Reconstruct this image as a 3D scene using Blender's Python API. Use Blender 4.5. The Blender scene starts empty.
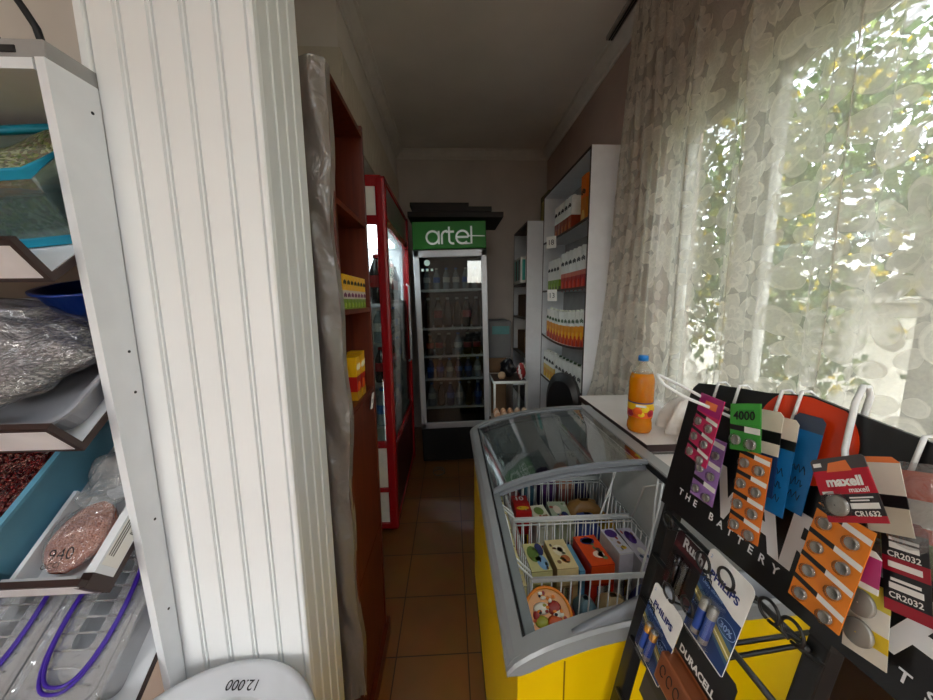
import bpy, bmesh, math, random
from mathutils import Matrix, Vector
random.seed(7)
SC = bpy.context.scene
COL = SC.collection
PI = math.pi

# ------------------------------------------------------------------ materials
def lin(c):
    c = c / 255.0
    return c / 12.92 if c <= 0.04045 else ((c + 0.055) / 1.055) ** 2.4
def rgb(c): return (lin(c[0]), lin(c[1]), lin(c[2]), 1.0)
MATS = {}
def mat(name, col, rough=0.5, metal=0.0, spec=0.5, var=0.06, vscale=14.0, bump=0.0, bscale=60.0, trans=0.0):
    if name in MATS: return MATS[name]
    m = bpy.data.materials.new(name); m.use_nodes = True
    nt = m.node_tree; b = nt.nodes['Principled BSDF']
    b.inputs['Roughness'].default_value = rough
    b.inputs['Metallic'].default_value = metal
    b.inputs['Specular IOR Level'].default_value = spec
    c = rgb(col)
    b.inputs['Base Color'].default_value = c
    tc = nt.nodes.new('ShaderNodeTexCoord')
    if var > 0:
        n = nt.nodes.new('ShaderNodeTexNoise'); n.inputs['Scale'].default_value = vscale
        n.inputs['Detail'].default_value = 4
        nt.links.new(tc.outputs['Object'], n.inputs['Vector'])
        r = nt.nodes.new('ShaderNodeValToRGB')
        r.color_ramp.elements[0].position = 0.3; r.color_ramp.elements[1].position = 0.7
        r.color_ramp.elements[0].color = tuple(max(0, x * (1 - 1.6 * var)) for x in c[:3]) + (1,)
        r.color_ramp.elements[1].color = tuple(min(1, x * (1 + var)) for x in c[:3]) + (1,)
        nt.links.new(n.outputs['Fac'], r.inputs['Fac']); nt.links.new(r.outputs['Color'], b.inputs['Base Color'])
    if bump > 0:
        n2 = nt.nodes.new('ShaderNodeTexNoise'); n2.inputs['Scale'].default_value = bscale; n2.inputs['Detail'].default_value = 5
        nt.links.new(tc.outputs['Object'], n2.inputs['Vector'])
        bp = nt.nodes.new('ShaderNodeBump'); bp.inputs['Strength'].default_value = bump; bp.inputs['Distance'].default_value = 0.01
        nt.links.new(n2.outputs['Fac'], bp.inputs['Height']); nt.links.new(bp.outputs['Normal'], b.inputs['Normal'])
    MATS[name] = m
    return m

def clear(name, tint=(255, 255, 255), gloss=0.12, rough=0.08, milk=0.0, milkcol=(220, 220, 220), bump=0.0, bscale=30.0):
    """thin clear plastic or glass: transparent + facing-dependent gloss + a little milky diffuse"""
    if name in MATS: return MATS[name]
    m = bpy.data.materials.new(name); m.use_nodes = True
    nt = m.node_tree; nt.nodes.clear()
    out = nt.nodes.new('ShaderNodeOutputMaterial')
    tr = nt.nodes.new('ShaderNodeBsdfTransparent'); tr.inputs['Color'].default_value = rgb(tint)
    gl = nt.nodes.new('ShaderNodeBsdfGlossy'); gl.inputs['Roughness'].default_value = rough
    lw = nt.nodes.new('ShaderNodeLayerWeight'); lw.inputs['Blend'].default_value = 0.35
    mr = nt.nodes.new('ShaderNodeMapRange'); mr.inputs['To Min'].default_value = gloss; mr.inputs['To Max'].default_value = min(1, gloss + 0.5)
    nt.links.new(lw.outputs['Facing'], mr.inputs['Value'])
    mx = nt.nodes.new('ShaderNodeMixShader')
    nt.links.new(mr.outputs['Result'], mx.inputs['Fac']); nt.links.new(tr.outputs[0], mx.inputs[1]); nt.links.new(gl.outputs[0], mx.inputs[2])
    last = mx
    if bump > 0:
        tc = nt.nodes.new('ShaderNodeTexCoord'); n = nt.nodes.new('ShaderNodeTexNoise'); n.inputs['Scale'].default_value = bscale
        n.inputs['Detail'].default_value = 3; n.inputs['Distortion'].default_value = 1.2
        nt.links.new(tc.outputs['Object'], n.inputs['Vector'])
        bp = nt.nodes.new('ShaderNodeBump'); bp.inputs['Strength'].default_value = bump; bp.inputs['Distance'].default_value = 0.02
        nt.links.new(n.outputs['Fac'], bp.inputs['Height']); nt.links.new(bp.outputs['Normal'], gl.inputs['Normal'])
    if milk > 0:
        df = nt.nodes.new('ShaderNodeBsdfDiffuse'); df.inputs['Color'].default_value = rgb(milkcol)
        m2 = nt.nodes.new('ShaderNodeMixShader'); m2.inputs['Fac'].default_value = milk
        nt.links.new(mx.outputs[0], m2.inputs[1]); nt.links.new(df.outputs[0], m2.inputs[2]); last = m2
    nt.links.new(last.outputs[0], out.inputs['Surface'])
    MATS[name] = m
    return m

def emis(name, col, s):
    if name in MATS: return MATS[name]
    m = bpy.data.materials.new(name); m.use_nodes = True
    b = m.node_tree.nodes['Principled BSDF']
    b.inputs['Base Color'].default_value = rgb(col); b.inputs['Emission Color'].default_value = rgb(col); b.inputs['Emission Strength'].default_value = s
    MATS[name] = m
    return m

def grains(name, cols, scale=60.0, rough=0.5, stretch=(1, 1, 1)):
    """cells of different colours, each one a seed or a lump"""
    if name in MATS: return MATS[name]
    m = bpy.data.materials.new(name); m.use_nodes = True
    nt = m.node_tree; b = nt.nodes['Principled BSDF']; b.inputs['Roughness'].default_value = rough
    tc = nt.nodes.new('ShaderNodeTexCoord'); mp = nt.nodes.new('ShaderNodeMapping'); mp.inputs['Scale'].default_value = stretch
    v = nt.nodes.new('ShaderNodeTexVoronoi'); v.inputs['Scale'].default_value = scale
    nt.links.new(tc.outputs['Object'], mp.inputs['Vector']); nt.links.new(mp.outputs[0], v.inputs['Vector'])
    sp = nt.nodes.new('ShaderNodeSeparateColor'); nt.links.new(v.outputs['Color'], sp.inputs[0])
    r = nt.nodes.new('ShaderNodeValToRGB'); r.color_ramp.interpolation = 'CONSTANT'
    while len(r.color_ramp.elements) < len(cols): r.color_ramp.elements.new(0.5)
    for i, c in enumerate(cols):
        r.color_ramp.elements[i].position = i / len(cols); r.color_ramp.elements[i].color = rgb(c)
    nt.links.new(sp.outputs[0], r.inputs['Fac']); nt.links.new(r.outputs[0], b.inputs['Base Color'])
    bp = nt.nodes.new('ShaderNodeBump'); bp.invert = True; bp.inputs['Strength'].default_value = 0.7; bp.inputs['Distance'].default_value = 0.006
    nt.links.new(v.outputs['Distance'], bp.inputs['Height']); nt.links.new(bp.outputs[0], b.inputs['Normal'])
    MATS[name] = m
    return m

def wood(name, c1, c2, rough=0.45, scale=(22, 22, 1.2)):
    if name in MATS: return MATS[name]
    m = bpy.data.materials.new(name); m.use_nodes = True
    nt = m.node_tree; b = nt.nodes['Principled BSDF']; b.inputs['Roughness'].default_value = rough
    tc = nt.nodes.new('ShaderNodeTexCoord'); mp = nt.nodes.new('ShaderNodeMapping'); mp.inputs['Scale'].default_value = scale
    n = nt.nodes.new('ShaderNodeTexNoise'); n.inputs['Scale'].default_value = 2.5; n.inputs['Detail'].default_value = 6; n.inputs['Distortion'].default_value = 0.6
    r = nt.nodes.new('ShaderNodeValToRGB'); r.color_ramp.elements[0].color = rgb(c1); r.color_ramp.elements[1].color = rgb(c2)
    r.color_ramp.elements[0].position = 0.3; r.color_ramp.elements[1].position = 0.75
    nt.links.new(tc.outputs['Object'], mp.inputs[0]); nt.links.new(mp.outputs[0], n.inputs[0]); nt.links.new(n.outputs['Fac'], r.inputs[0]); nt.links.new(r.outputs[0], b.inputs['Base Color'])
    MATS[name] = m
    return m

# ------------------------------------------------------------------ mesh builder
def frame(o, u, v):
    u = Vector(u).normalized(); v = Vector(v).normalized(); w = u.cross(v)
    return Matrix(((u.x, v.x, w.x, o[0]), (u.y, v.y, w.y, o[1]), (u.z, v.z, w.z, o[2]), (0, 0, 0, 1)))
TEXTS = {}
def text_mesh(s, bold=0.0):
    k = (s, bold)
    if k not in TEXTS:
        cu = bpy.data.curves.new('t', 'FONT'); cu.body = s; cu.size = 1.0; cu.offset = bold; cu.extrude = 0.01
        cu.align_x = 'CENTER'; cu.align_y = 'CENTER'; cu.resolution_u = 3
        ob = bpy.data.objects.new('t', cu)
        me = bpy.data.meshes.new_from_object(ob)
        vs = [v.co.copy() for v in me.vertices]; fs = [tuple(p.vertices) for p in me.polygons]
        bpy.data.objects.remove(ob); bpy.data.curves.remove(cu); bpy.data.meshes.remove(me)
        xs = [v.x for v in vs]; ys = [v.y for v in vs]
        cx = (min(xs) + max(xs)) / 2; cy = (min(ys) + max(ys)) / 2
        TEXTS[k] = ([Vector((v.x - cx, v.y - cy, v.z)) for v in vs], fs, max(xs) - min(xs), max(ys) - min(ys))
    return TEXTS[k]

class MB:
    def __init__(s): s.v = []; s.f = []; s.m = []; s.s = []; s.M = Matrix.Identity(4); s.cur = 0; s.sm = False
    def add(s, vs, fs, mt=None, sm=None):
        o = len(s.v); s.v += [s.M @ Vector(v) for v in vs]
        for f in fs:
            s.f.append(tuple(i + o for i in f)); s.m.append(s.cur if mt is None else mt); s.s.append(s.sm if sm is None else sm)
        return s
    def box(s, x0, x1, y0, y1, z0, z1, mt=None, bev=0.0):
        if bev <= 0:
            vs = [(x, y, z) for x in (x0, x1) for y in (y0, y1) for z in (z0, z1)]
            return s.add(vs, [(0, 1, 3, 2), (4, 6, 7, 5), (0, 4, 5, 1), (2, 3, 7, 6), (0, 2, 6, 4), (1, 5, 7, 3)], mt)
        bm = bmesh.new(); bmesh.ops.create_cube(bm, size=1)
        for v in bm.verts: v.co = Vector(((x0 + x1) / 2 + v.co.x * (x1 - x0), (y0 + y1) / 2 + v.co.y * (y1 - y0), (z0 + z1) / 2 + v.co.z * (z1 - z0)))
        bmesh.ops.bevel(bm, geom=bm.edges[:], offset=bev, segments=2, affect='EDGES', profile=0.6)
        bm.verts.index_update()
        s.add([v.co.copy() for v in bm.verts], [tuple(v.index for v in f.verts) for f in bm.faces], mt)
        bm.free(); return s
    def tube(s, pts, r, seg=8, closed=False, mt=None):
        P = [Vector(p) for p in pts]; n = len(P); vs = []; fs = []
        prev = None
        for i in range(n):
            a = P[i - 1] if (i > 0 or closed) else P[i]; b = P[(i + 1) % n] if (i < n - 1 or closed) else P[i]
            t = (b - a).normalized()
            if prev is None:
                q = Vector((0, 0, 1)) if abs(t.z) < 0.9 else Vector((1, 0, 0)); u = t.cross(q).normalized()
            else:
                u = (prev - t * prev.dot(t)).normalized()
            prev = u; w = t.cross(u)
            rr = r[i] if isinstance(r, (list, tuple)) else r
            for k in range(seg):
                an = 2 * PI * k / seg; vs.append(P[i] + (u * math.cos(an) + w * math.sin(an)) * rr)
        for i in range(n if closed else n - 1):
            j = (i + 1) % n
            for k in range(seg):
                k2 = (k + 1) % seg; fs.append((i * seg + k, i * seg + k2, j * seg + k2, j * seg + k))
        if not closed: fs += [tuple(range(seg - 1, -1, -1)), tuple((n - 1) * seg + k for k in range(seg))]
        return s.add(vs, fs, mt, True)
    def lathe(s, prof, c=(0, 0, 0), seg=20, mts=None, sx=1.0, sy=1.0, cap=True):
        vs = []; n = len(prof)
        for (r, z) in prof:
            for k in range(seg):
                a = 2 * PI * k / seg; vs.append((c[0] + r * sx * math.cos(a), c[1] + r * sy * math.sin(a), c[2] + z))
        for i in range(n - 1):
            fs = [(i * seg + k, i * seg + (k + 1) % seg, (i + 1) * seg + (k + 1) % seg, (i + 1) * seg + k) for k in range(seg)]
            if i == 0:
                s.add(vs, fs, mts[i] if mts else None, True); o = len(s.v) - len(vs)
            else:
                for f in fs: s.f.append(tuple(q + o for q in f)); s.m.append(mts[i] if mts else s.cur); s.s.append(True)
        if cap:
            s.f.append(tuple(o + k for k in range(seg - 1, -1, -1))); s.m.append(mts[0] if mts else s.cur); s.s.append(False)
            s.f.append(tuple(o + (n - 1) * seg + k for k in range(seg))); s.m.append(mts[-1] if mts else s.cur); s.s.append(False)
        return s
    def prism(s, poly, h0, h1, axis='z', mt=None):
        """extrude a 2-D outline: axis z -> (x,y), y -> (x,z), x -> (y,z)"""
        def P(a, b, h): return {'z': (a, b, h), 'y': (a, h, b), 'x': (h, a, b)}[axis]
        n = len(poly); vs = [P(a, b, h0) for a, b in poly] + [P(a, b, h1) for a, b in poly]
        fs = [tuple(range(n)), tuple(range(2 * n - 1, n - 1, -1))] + [(i, (i + 1) % n, n + (i + 1) % n, n + i) for i in range(n)]
        return s.add(vs, fs, mt)
    def grid(s, fn, nu, nv, mt=None, sm=True, mfn=None):
        vs = [fn(i / nu, j / nv) for j in range(nv + 1) for i in range(nu + 1)]
        o = len(s.v); s.v += [s.M @ Vector(v) for v in vs]
        for j in range(nv):
            for i in range(nu):
                a = o + j * (nu + 1) + i
                s.f.append((a, a + 1, a + nu + 2, a + nu + 1)); s.m.append(mfn(i / nu, j / nv) if mfn else (s.cur if mt is None else mt)); s.s.append(sm)
        return s
    def ball(s, c, rx, ry, rz, seg=12, ring=8, mt=None):
        prof = [(max(1e-4, math.sin(PI * i / ring)), -math.cos(PI * i / ring)) for i in range(ring + 1)]
        vs = []
        for r, z in prof:
            for k in range(seg):
                a = 2 * PI * k / seg; vs.append((c[0] + rx * r * math.cos(a), c[1] + ry * r * math.sin(a), c[2] + rz * z))
        fs = [(i * seg + k, i * seg + (k + 1) % seg, (i + 1) * seg + (k + 1) % seg, (i + 1) * seg + k) for i in range(ring) for k in range(seg)]
        return s.add(vs, fs, mt, True)
    def text(s, t, M, size=None, width=None, mt=None, bold=0.0, z=0.0002, sy=1.0):
        vs, fs, w, h = text_mesh(t, bold)
        k = (width / w) if width else size
        s2 = s.M; s.M = s2 @ M @ Matrix.Translation((0, 0, z)); s.add([(v.x * k, v.y * k * sy, v.z * 0.02 * k) for v in vs], fs, mt, False); s.M = s2
        return s
    def build(s, name, mats, parent=None):
        if not isinstance(mats, (list, tuple)): mats = [mats]
        root = parent
        while root is not None and root.parent is not None: root = root.parent
        me = bpy.data.meshes.new(name)
        if root is not None: base = root.matrix_basis.inverted()
        else:
            xs = [v.x for v in s.v]; ys = [v.y for v in s.v]; zs = [v.z for v in s.v]
            org = Vector(((min(xs) + max(xs)) / 2, (min(ys) + max(ys)) / 2, min(zs)))
            base = Matrix.Translation(-org)
        me.from_pydata([tuple(base @ v) for v in s.v], [], s.f)
        me.polygons.foreach_set('material_index', s.m); me.polygons.foreach_set('use_smooth', s.s)
        for m in mats: me.materials.append(m)
        bm = bmesh.new(); bm.from_mesh(me); bmesh.ops.recalc_face_normals(bm, faces=bm.faces[:]); bm.to_mesh(me); bm.free()
        o = bpy.data.objects.new(name, me); COL.objects.link(o)
        if parent is not None: o.parent = parent
        else: o.location = org
        return o

def tag(o, label, cat, group=None, kind=None):
    o['label'] = label; o['category'] = cat
    if group: o['group'] = group
    if kind: o['kind'] = kind
    return o
def thing(name, label, cat, loc, group=None, rot=None):
    o = bpy.data.objects.new(name, None); COL.objects.link(o); o.empty_display_size = 0.05
    M = Matrix.Translation(loc)
    if rot is not None: M = M @ rot
    o.matrix_basis = M
    return tag(o, label, cat, group)
def struct(name, mb, mats, parent=None):
    o = mb.build(name, mats, parent)
    if parent is None: o['kind'] = 'structure'
    return o
def dup(o, loc, label=None, group=None, rotz=None):
    r = o.copy(); COL.objects.link(r); r.location = loc
    if rotz is not None: r.rotation_euler = (0, 0, rotz)
    if label: r['label'] = label
    if group: r['group'] = group
    for ch in list(o.children):
        c = ch.copy(); COL.objects.link(c); c.parent = r
        for g in list(ch.children):
            d = g.copy(); COL.objects.link(d); d.parent = c
    return r

# ------------------------------------------------------------------ palette
M_white = mat('white_laminate', (226, 229, 233), 0.4, var=0.03)
M_pvc = mat('white_pvc_panel', (235, 237, 237), 0.38, var=0.02, vscale=4)
M_wall = mat('beige_wall', (222, 215, 206), 0.8, var=0.06, vscale=3)
M_wallr = mat('brown_wall', (176, 152, 140), 0.8, var=0.06, vscale=3)
M_wallb = mat('grey_back_wall', (196, 186, 178), 0.85, var=0.06, vscale=3)
M_ceil = mat('ceiling_paint', (226, 220, 212), 0.9, var=0.05, vscale=2)
M_crown = mat('crown_plaster', (214, 208, 200), 0.8, var=0.04)
M_black = mat('black_metal', (14, 14, 14), 0.45, var=0.02)
M_dark = mat('dark_plastic', (10, 10, 11), 0.6, var=0.05)
M_grey = mat('grey_plastic', (104, 108, 112), 0.4, var=0.04)
M_alu = mat('silver_frame', (176, 178, 182), 0.35, metal=0.35, var=0.03)
M_brown = wood('brown_wood', (78, 27, 9), (108, 42, 15), 0.4)
M_browndk = mat('dark_brown_edge', (48, 28, 24), 0.5)
M_red = mat('red_lacquer', (150, 8, 18), 0.25, var=0.03)
M_yellow = mat('yellow_steel', (226, 186, 0), 0.32, var=0.03, vscale=5)
M_liner = mat('freezer_liner', (210, 214, 214), 0.5, var=0.05)
M_wire = mat('white_wire', (224, 226, 224), 0.35, var=0.02)
M_steel = mat('steel', (150, 147, 140), 0.45, metal=0.6, var=0.02)
M_paper = mat('paper_white', (232, 230, 224), 0.6, var=0.03)
M_ink = mat('ink_black', (18, 18, 20), 0.6, var=0)
M_glass = clear('glass_clear', (240, 246, 244), 0.05, 0.02)
M_lidglass = clear('lid_glass', (228, 234, 234), 0.16, 0.04)
M_film = clear('plastic_film', (214, 212, 206), 0.12, 0.28, milk=0.24, milkcol=(200, 194, 182), bump=0.9, bscale=22)
M_bag = clear('clear_bag', (242, 242, 242), 0.12, 0.16, milk=0.12, milkcol=(235, 235, 235), bump=1.0, bscale=38)
M_blist = clear('blister_plastic', (248, 248, 248), 0.02, 0.15)
M_box = clear('clear_box_plastic', (228, 230, 232), 0.16, 0.10, milk=0.10, milkcol=(210, 210, 216), bump=0.25, bscale=26)

# ------------------------------------------------------------------ camera
cam = bpy.data.cameras.new('camera'); cam.sensor_width = 36; cam.sensor_fit = 'HORIZONTAL'; cam.lens = 36 * 340 / 933
cam.clip_start = 0.01
co = bpy.data.objects.new('camera', cam); COL.objects.link(co); SC.camera = co
fwd_px = ((450.0 - 466.5) / 340, (301.0 - 350) / 340, 1.0)
yv = Vector(fwd_px).normalized(); xv = Vector((1, -0.01, 0)); xv = (xv - yv * xv.dot(yv)).normalized(); zv = xv.cross(yv)
if zv.y > 0: zv = -zv
R = Matrix((xv, yv, zv))            # rows: world axes seen from the camera (x right, y down, z ahead)
right = R @ Vector((1, 0, 0)); up = -(R @ Vector((0, 1, 0))); back = -(R @ Vector((0, 0, 1)))
co.matrix_world = Matrix(((right.x, up.x, back.x, 0), (right.y, up.y, back.y, 0), (right.z, up.z, back.z, 1.5), (0, 0, 0, 1)))

# ------------------------------------------------------------------ the room
XL, XR, YB, ZC = -0.54, 1.095, 3.95, 3.10
XO, YF = -1.75, -2.7
def tile_mat():
    m = bpy.data.materials.new('floor_tiles'); m.use_nodes = True; nt = m.node_tree; b = nt.nodes['Principled BSDF']
    tc = nt.nodes.new('ShaderNodeTexCoord'); mp = nt.nodes.new('ShaderNodeMapping'); mp.inputs['Location'].default_value = (0.253, 0.0, 0)
    br = nt.nodes.new('ShaderNodeTexBrick'); br.offset = 0.0; br.inputs['Scale'].default_value = 1.0
    br.inputs['Brick Width'].default_value = 0.305; br.inputs['Row Height'].default_value = 0.296; br.inputs['Mortar Size'].default_value = 0.0028
    br.inputs['Mortar Smooth'].default_value = 0.2
    br.inputs['Color1'].default_value = rgb((146, 98, 52)); br.inputs['Color2'].default_value = rgb((136, 90, 47)); br.inputs['Mortar'].default_value = rgb((70, 48, 32))
    n = nt.nodes.new('ShaderNodeTexNoise'); n.inputs['Scale'].default_value = 7; n.inputs['Detail'].default_value = 6
    mx = nt.nodes.new('ShaderNodeMix'); mx.data_type = 'RGBA'; mx.blend_type = 'MULTIPLY'; mx.inputs['Factor'].default_value = 0.45
    nt.links.new(tc.outputs['Object'], mp.inputs[0]); nt.links.new(mp.outputs[0], br.inputs['Vector']); nt.links.new(tc.outputs['Object'], n.inputs['Vector'])
    nt.links.new(br.outputs['Color'], mx.inputs['A']); nt.links.new(n.outputs['Color'], mx.inputs['B']); nt.links.new(mx.outputs['Result'], b.inputs['Base Color'])
    b.inputs['Roughness'].default_value = 0.28
    bp = nt.nodes.new('ShaderNodeBump'); bp.inputs['Strength'].default_value = 0.3; bp.inputs['Distance'].default_value = 0.003; bp.invert = True
    nt.links.new(br.outputs['Fac'], bp.inputs['Height']); nt.links.new(bp.outputs[0], b.inputs['Normal'])
    return m
fl = MB(); fl.box(XO, XR, YF, YB, -0.1, 0.0)
fo = struct('floor', fl, tile_mat())
for v in fo.data.vertices: v.co += fo.location
fo.location = (0, 0, 0)
for v in fo.data.vertices: v.co -= Vector((0, 1.26, 0))
fo.location = (0, 1.26, 0)
struct('ceiling', MB().box(XO - .1, XR + .2, YF - .1, YB + .1, ZC, ZC + 0.1), M_ceil)
struct('wall_back', MB().box(XO - .1, XR + .2, YB, YB + 0.1, 0, ZC), M_wallb)
WY0, WY1, WZ0, WZ1, XW = -1.3, 1.80, 0.96, 2.36, XR + 0.2
wr = MB()
wr.box(XR, XW, YF, WY0, 0, ZC); wr.box(XR, XW, WY1, YB, 0, ZC); wr.box(XR, XW, WY0, WY1, 0, WZ0); wr.box(XR, XW, WY0, WY1, WZ1, ZC)
struct('wall_right', wr, M_wallr)
wl = MB()
wl.box(XO - 0.1, XO, YF, YB, 0, ZC)
wl.box(XO, XL - 0.012, 1.98, YB, 2.44, ZC)          # the bulkhead over the niche
wl.box(XO, -0.66, 0.95, 1.05, 0, ZC)                 # stub wall behind the shelf rack
struct('wall_left', wl, M_wall)
wf = MB()                                             # front of the shop behind the viewer, with a high window
FX0, FX1, FZ0, FZ1 = .45, .95, 1.95, 2.5
wf.box(XO, -1.65, YF - 0.1, YF, 0, ZC); wf.box(-.85, FX0, YF - 0.1, YF, 0, ZC); wf.box(-1.65, -.85, YF - 0.1, YF, 2.1, ZC); wf.box(FX1, XR + .2, YF - 0.1, YF, 0, ZC); wf.box(FX0, FX1, YF - 0.1, YF, FZ1, ZC); wf.box(FX0, FX1, YF - 0.1, YF, 0, FZ0)
struct('wall_front', wf, M_wall)
pn = MB()                                             # ribbed panelling on the bulkhead
y = 2.0
while y < YB - 0.02:
    pn.box(XL - 0.012, XL, y, min(y + 0.052, YB), 2.44, 2.79, bev=0.003); y += 0.056
pn.box(XO, XL, 1.968, 1.98, 2.44, 2.79)
struct('trim_1', pn, mat('ivory_panel', (206, 196, 178), 0.5, var=0.04))
def cornice(name, axis, wall, sgn, a, b):
    prof = [(0, 0), (0.0, -0.085), (0.012, -0.085), (0.016, -0.07), (0.03, -0.062), (0.055, -0.03), (0.064, -0.016), (0.08, -0.012), (0.08, 0)]
    mb = MB()
    mb.prism([(wall + sgn * d, ZC + z) for d, z in prof], a, b, 'y' if axis == 'y' else 'x')
    struct(name, mb, M_crown)
cornice('trim_2', 'y', XL - 0.012, 1, 1.0, YB)
cornice('trim_3', 'x', YB, -1, XL - 0.012, XR)
cornice('trim_4', 'y', XR, -1, YF, YB)

# pillar clad in narrow white strips
CX0, CX1, CY0, CY1 = -0.64, -0.34, 0.697, 0.895
pl = MB(); pl.box(CX0 + .006, CX1 - .006, CY0 + .008, CY1, 0, ZC)
def strip_x(x0, x1):
    pl.prism([(x0, CY0 + .008), (x0 + .0008, CY0 + .002), (x0 + .003, CY0), (x1 - .0115, CY0), (x1 - .0095, CY0 + .006), (x1 - .0075, CY0 + .006), (x1 - .006, CY0 + .001), (x1 - .0035, CY0 + .001), (x1 - .0025, CY0 + .006), (x1, CY0 + .008)], 0, ZC)
w = (CX1 - 0.004 - (CX0 + .018)) / 5
for i in range(5): strip_x(CX0 + .018 + i * w, CX0 + .018 + (i + 1) * w)
pl.prism([(CX0, CY0 + .01), (CX0, CY0 - .002), (CX0 + .002, CY0 - .003), (CX0 + .014, CY0 - .003), (CX0 + .016, CY0), (CX0 + .016, CY0 + .01)], 0, ZC)
pl.prism([(CX1 - .01, CY0 - .001), (CX1 - .003, CY0 - .0015), (CX1, CY0 + .001), (CX1 + .001, CY0 + .01), (CX1 - .006, CY0 + .012)], 0, ZC)
wy = (CY1 - CY0 - .012) / 4
for i in range(4):
    a = CY0 + .012 + i * wy; b = a + wy
    pl.prism([(CX1 - .006, a), (CX1 - .001, a + .001), (CX1, a + .003), (CX1, b - .010), (CX1 - .004, b - .008), (CX1 - .001, b - .0065), (CX1 - .001, b - .004), (CX1 - .004, b - .0015), (CX1 - .006, b)], 0, ZC)
struct('wall_pillar', pl, M_pvc)

# window in the right wall
wn = MB(); XG = XR + 0.11
def wbox(y0, y1, z0, z1, d=0.06): wn.box(XG - d / 2, XG + d / 2, y0, y1, z0, z1, bev=0.006)
wbox(WY0, WY1, WZ0, WZ0 + .07); wbox(WY0, WY1, WZ1 - .07, WZ1)
for yy in (WY0 + .035, -0.35, 0.70, 1.36, WY1 - .035): wbox(yy - .035, yy + .035, WZ0 + .05, WZ1 - .05, 0.064)
for yy in (0.78, 1.30): wbox(yy - .03, yy + .03, WZ0 + .06, WZ1 - .06, 0.05)
wo = struct('window_1', wn, mat('window_pvc', (214, 214, 208), 0.4))
gp = MB(); gp.box(XG - .004, XG + .004, WY0 + .02, WY1 - .02, WZ0 + .02, WZ1 - .02)
gp.build('window_pane', clear('window_glass', (244, 244, 243), 0.03, 0.02), wo)

# counter boards used as a sill
sb = MB(); sb.box(0.702, XR - .002, 1.135, 1.78, 0.955, 0.978, 0, 0.001); sb.box(0.699, 0.702, 1.135, 1.78, 0.953, 0.978, 1); sb.box(0.702, XR - .002, 1.131, 1.135, 0.953, 0.978, 1)
M_sill = mat('white_board_worn', (214, 208, 202), 0.45, var=0.05, vscale=8)
for yy in (1.16, 1.74): sb.box(.74, .93, yy, yy + .018, 0, .955, 0)
tag(sb.build('window_counter', [M_sill, M_browndk]), 'white board counter with dark edge under the lace curtain, carrying the orange bottle', 'counter')
sb = MB(); sb.box(0.702, XR - .002, 0.1, 1.13, 0.925, 0.945, 0, 0.001); sb.box(0.699, 0.702, 0.1, 1.13, 0.923, 0.945, 1); sb.box(0.702, XR - .002, 1.126, 1.13, 0.923, 0.945, 1)
for yy in (.14, 1.08): sb.box(.74, .93, yy, yy + .018, 0, .925, 0)
tag(sb.build('side_counter', [M_sill, M_browndk]), 'lower white board counter with dark edge behind the battery stand', 'counter')

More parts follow.
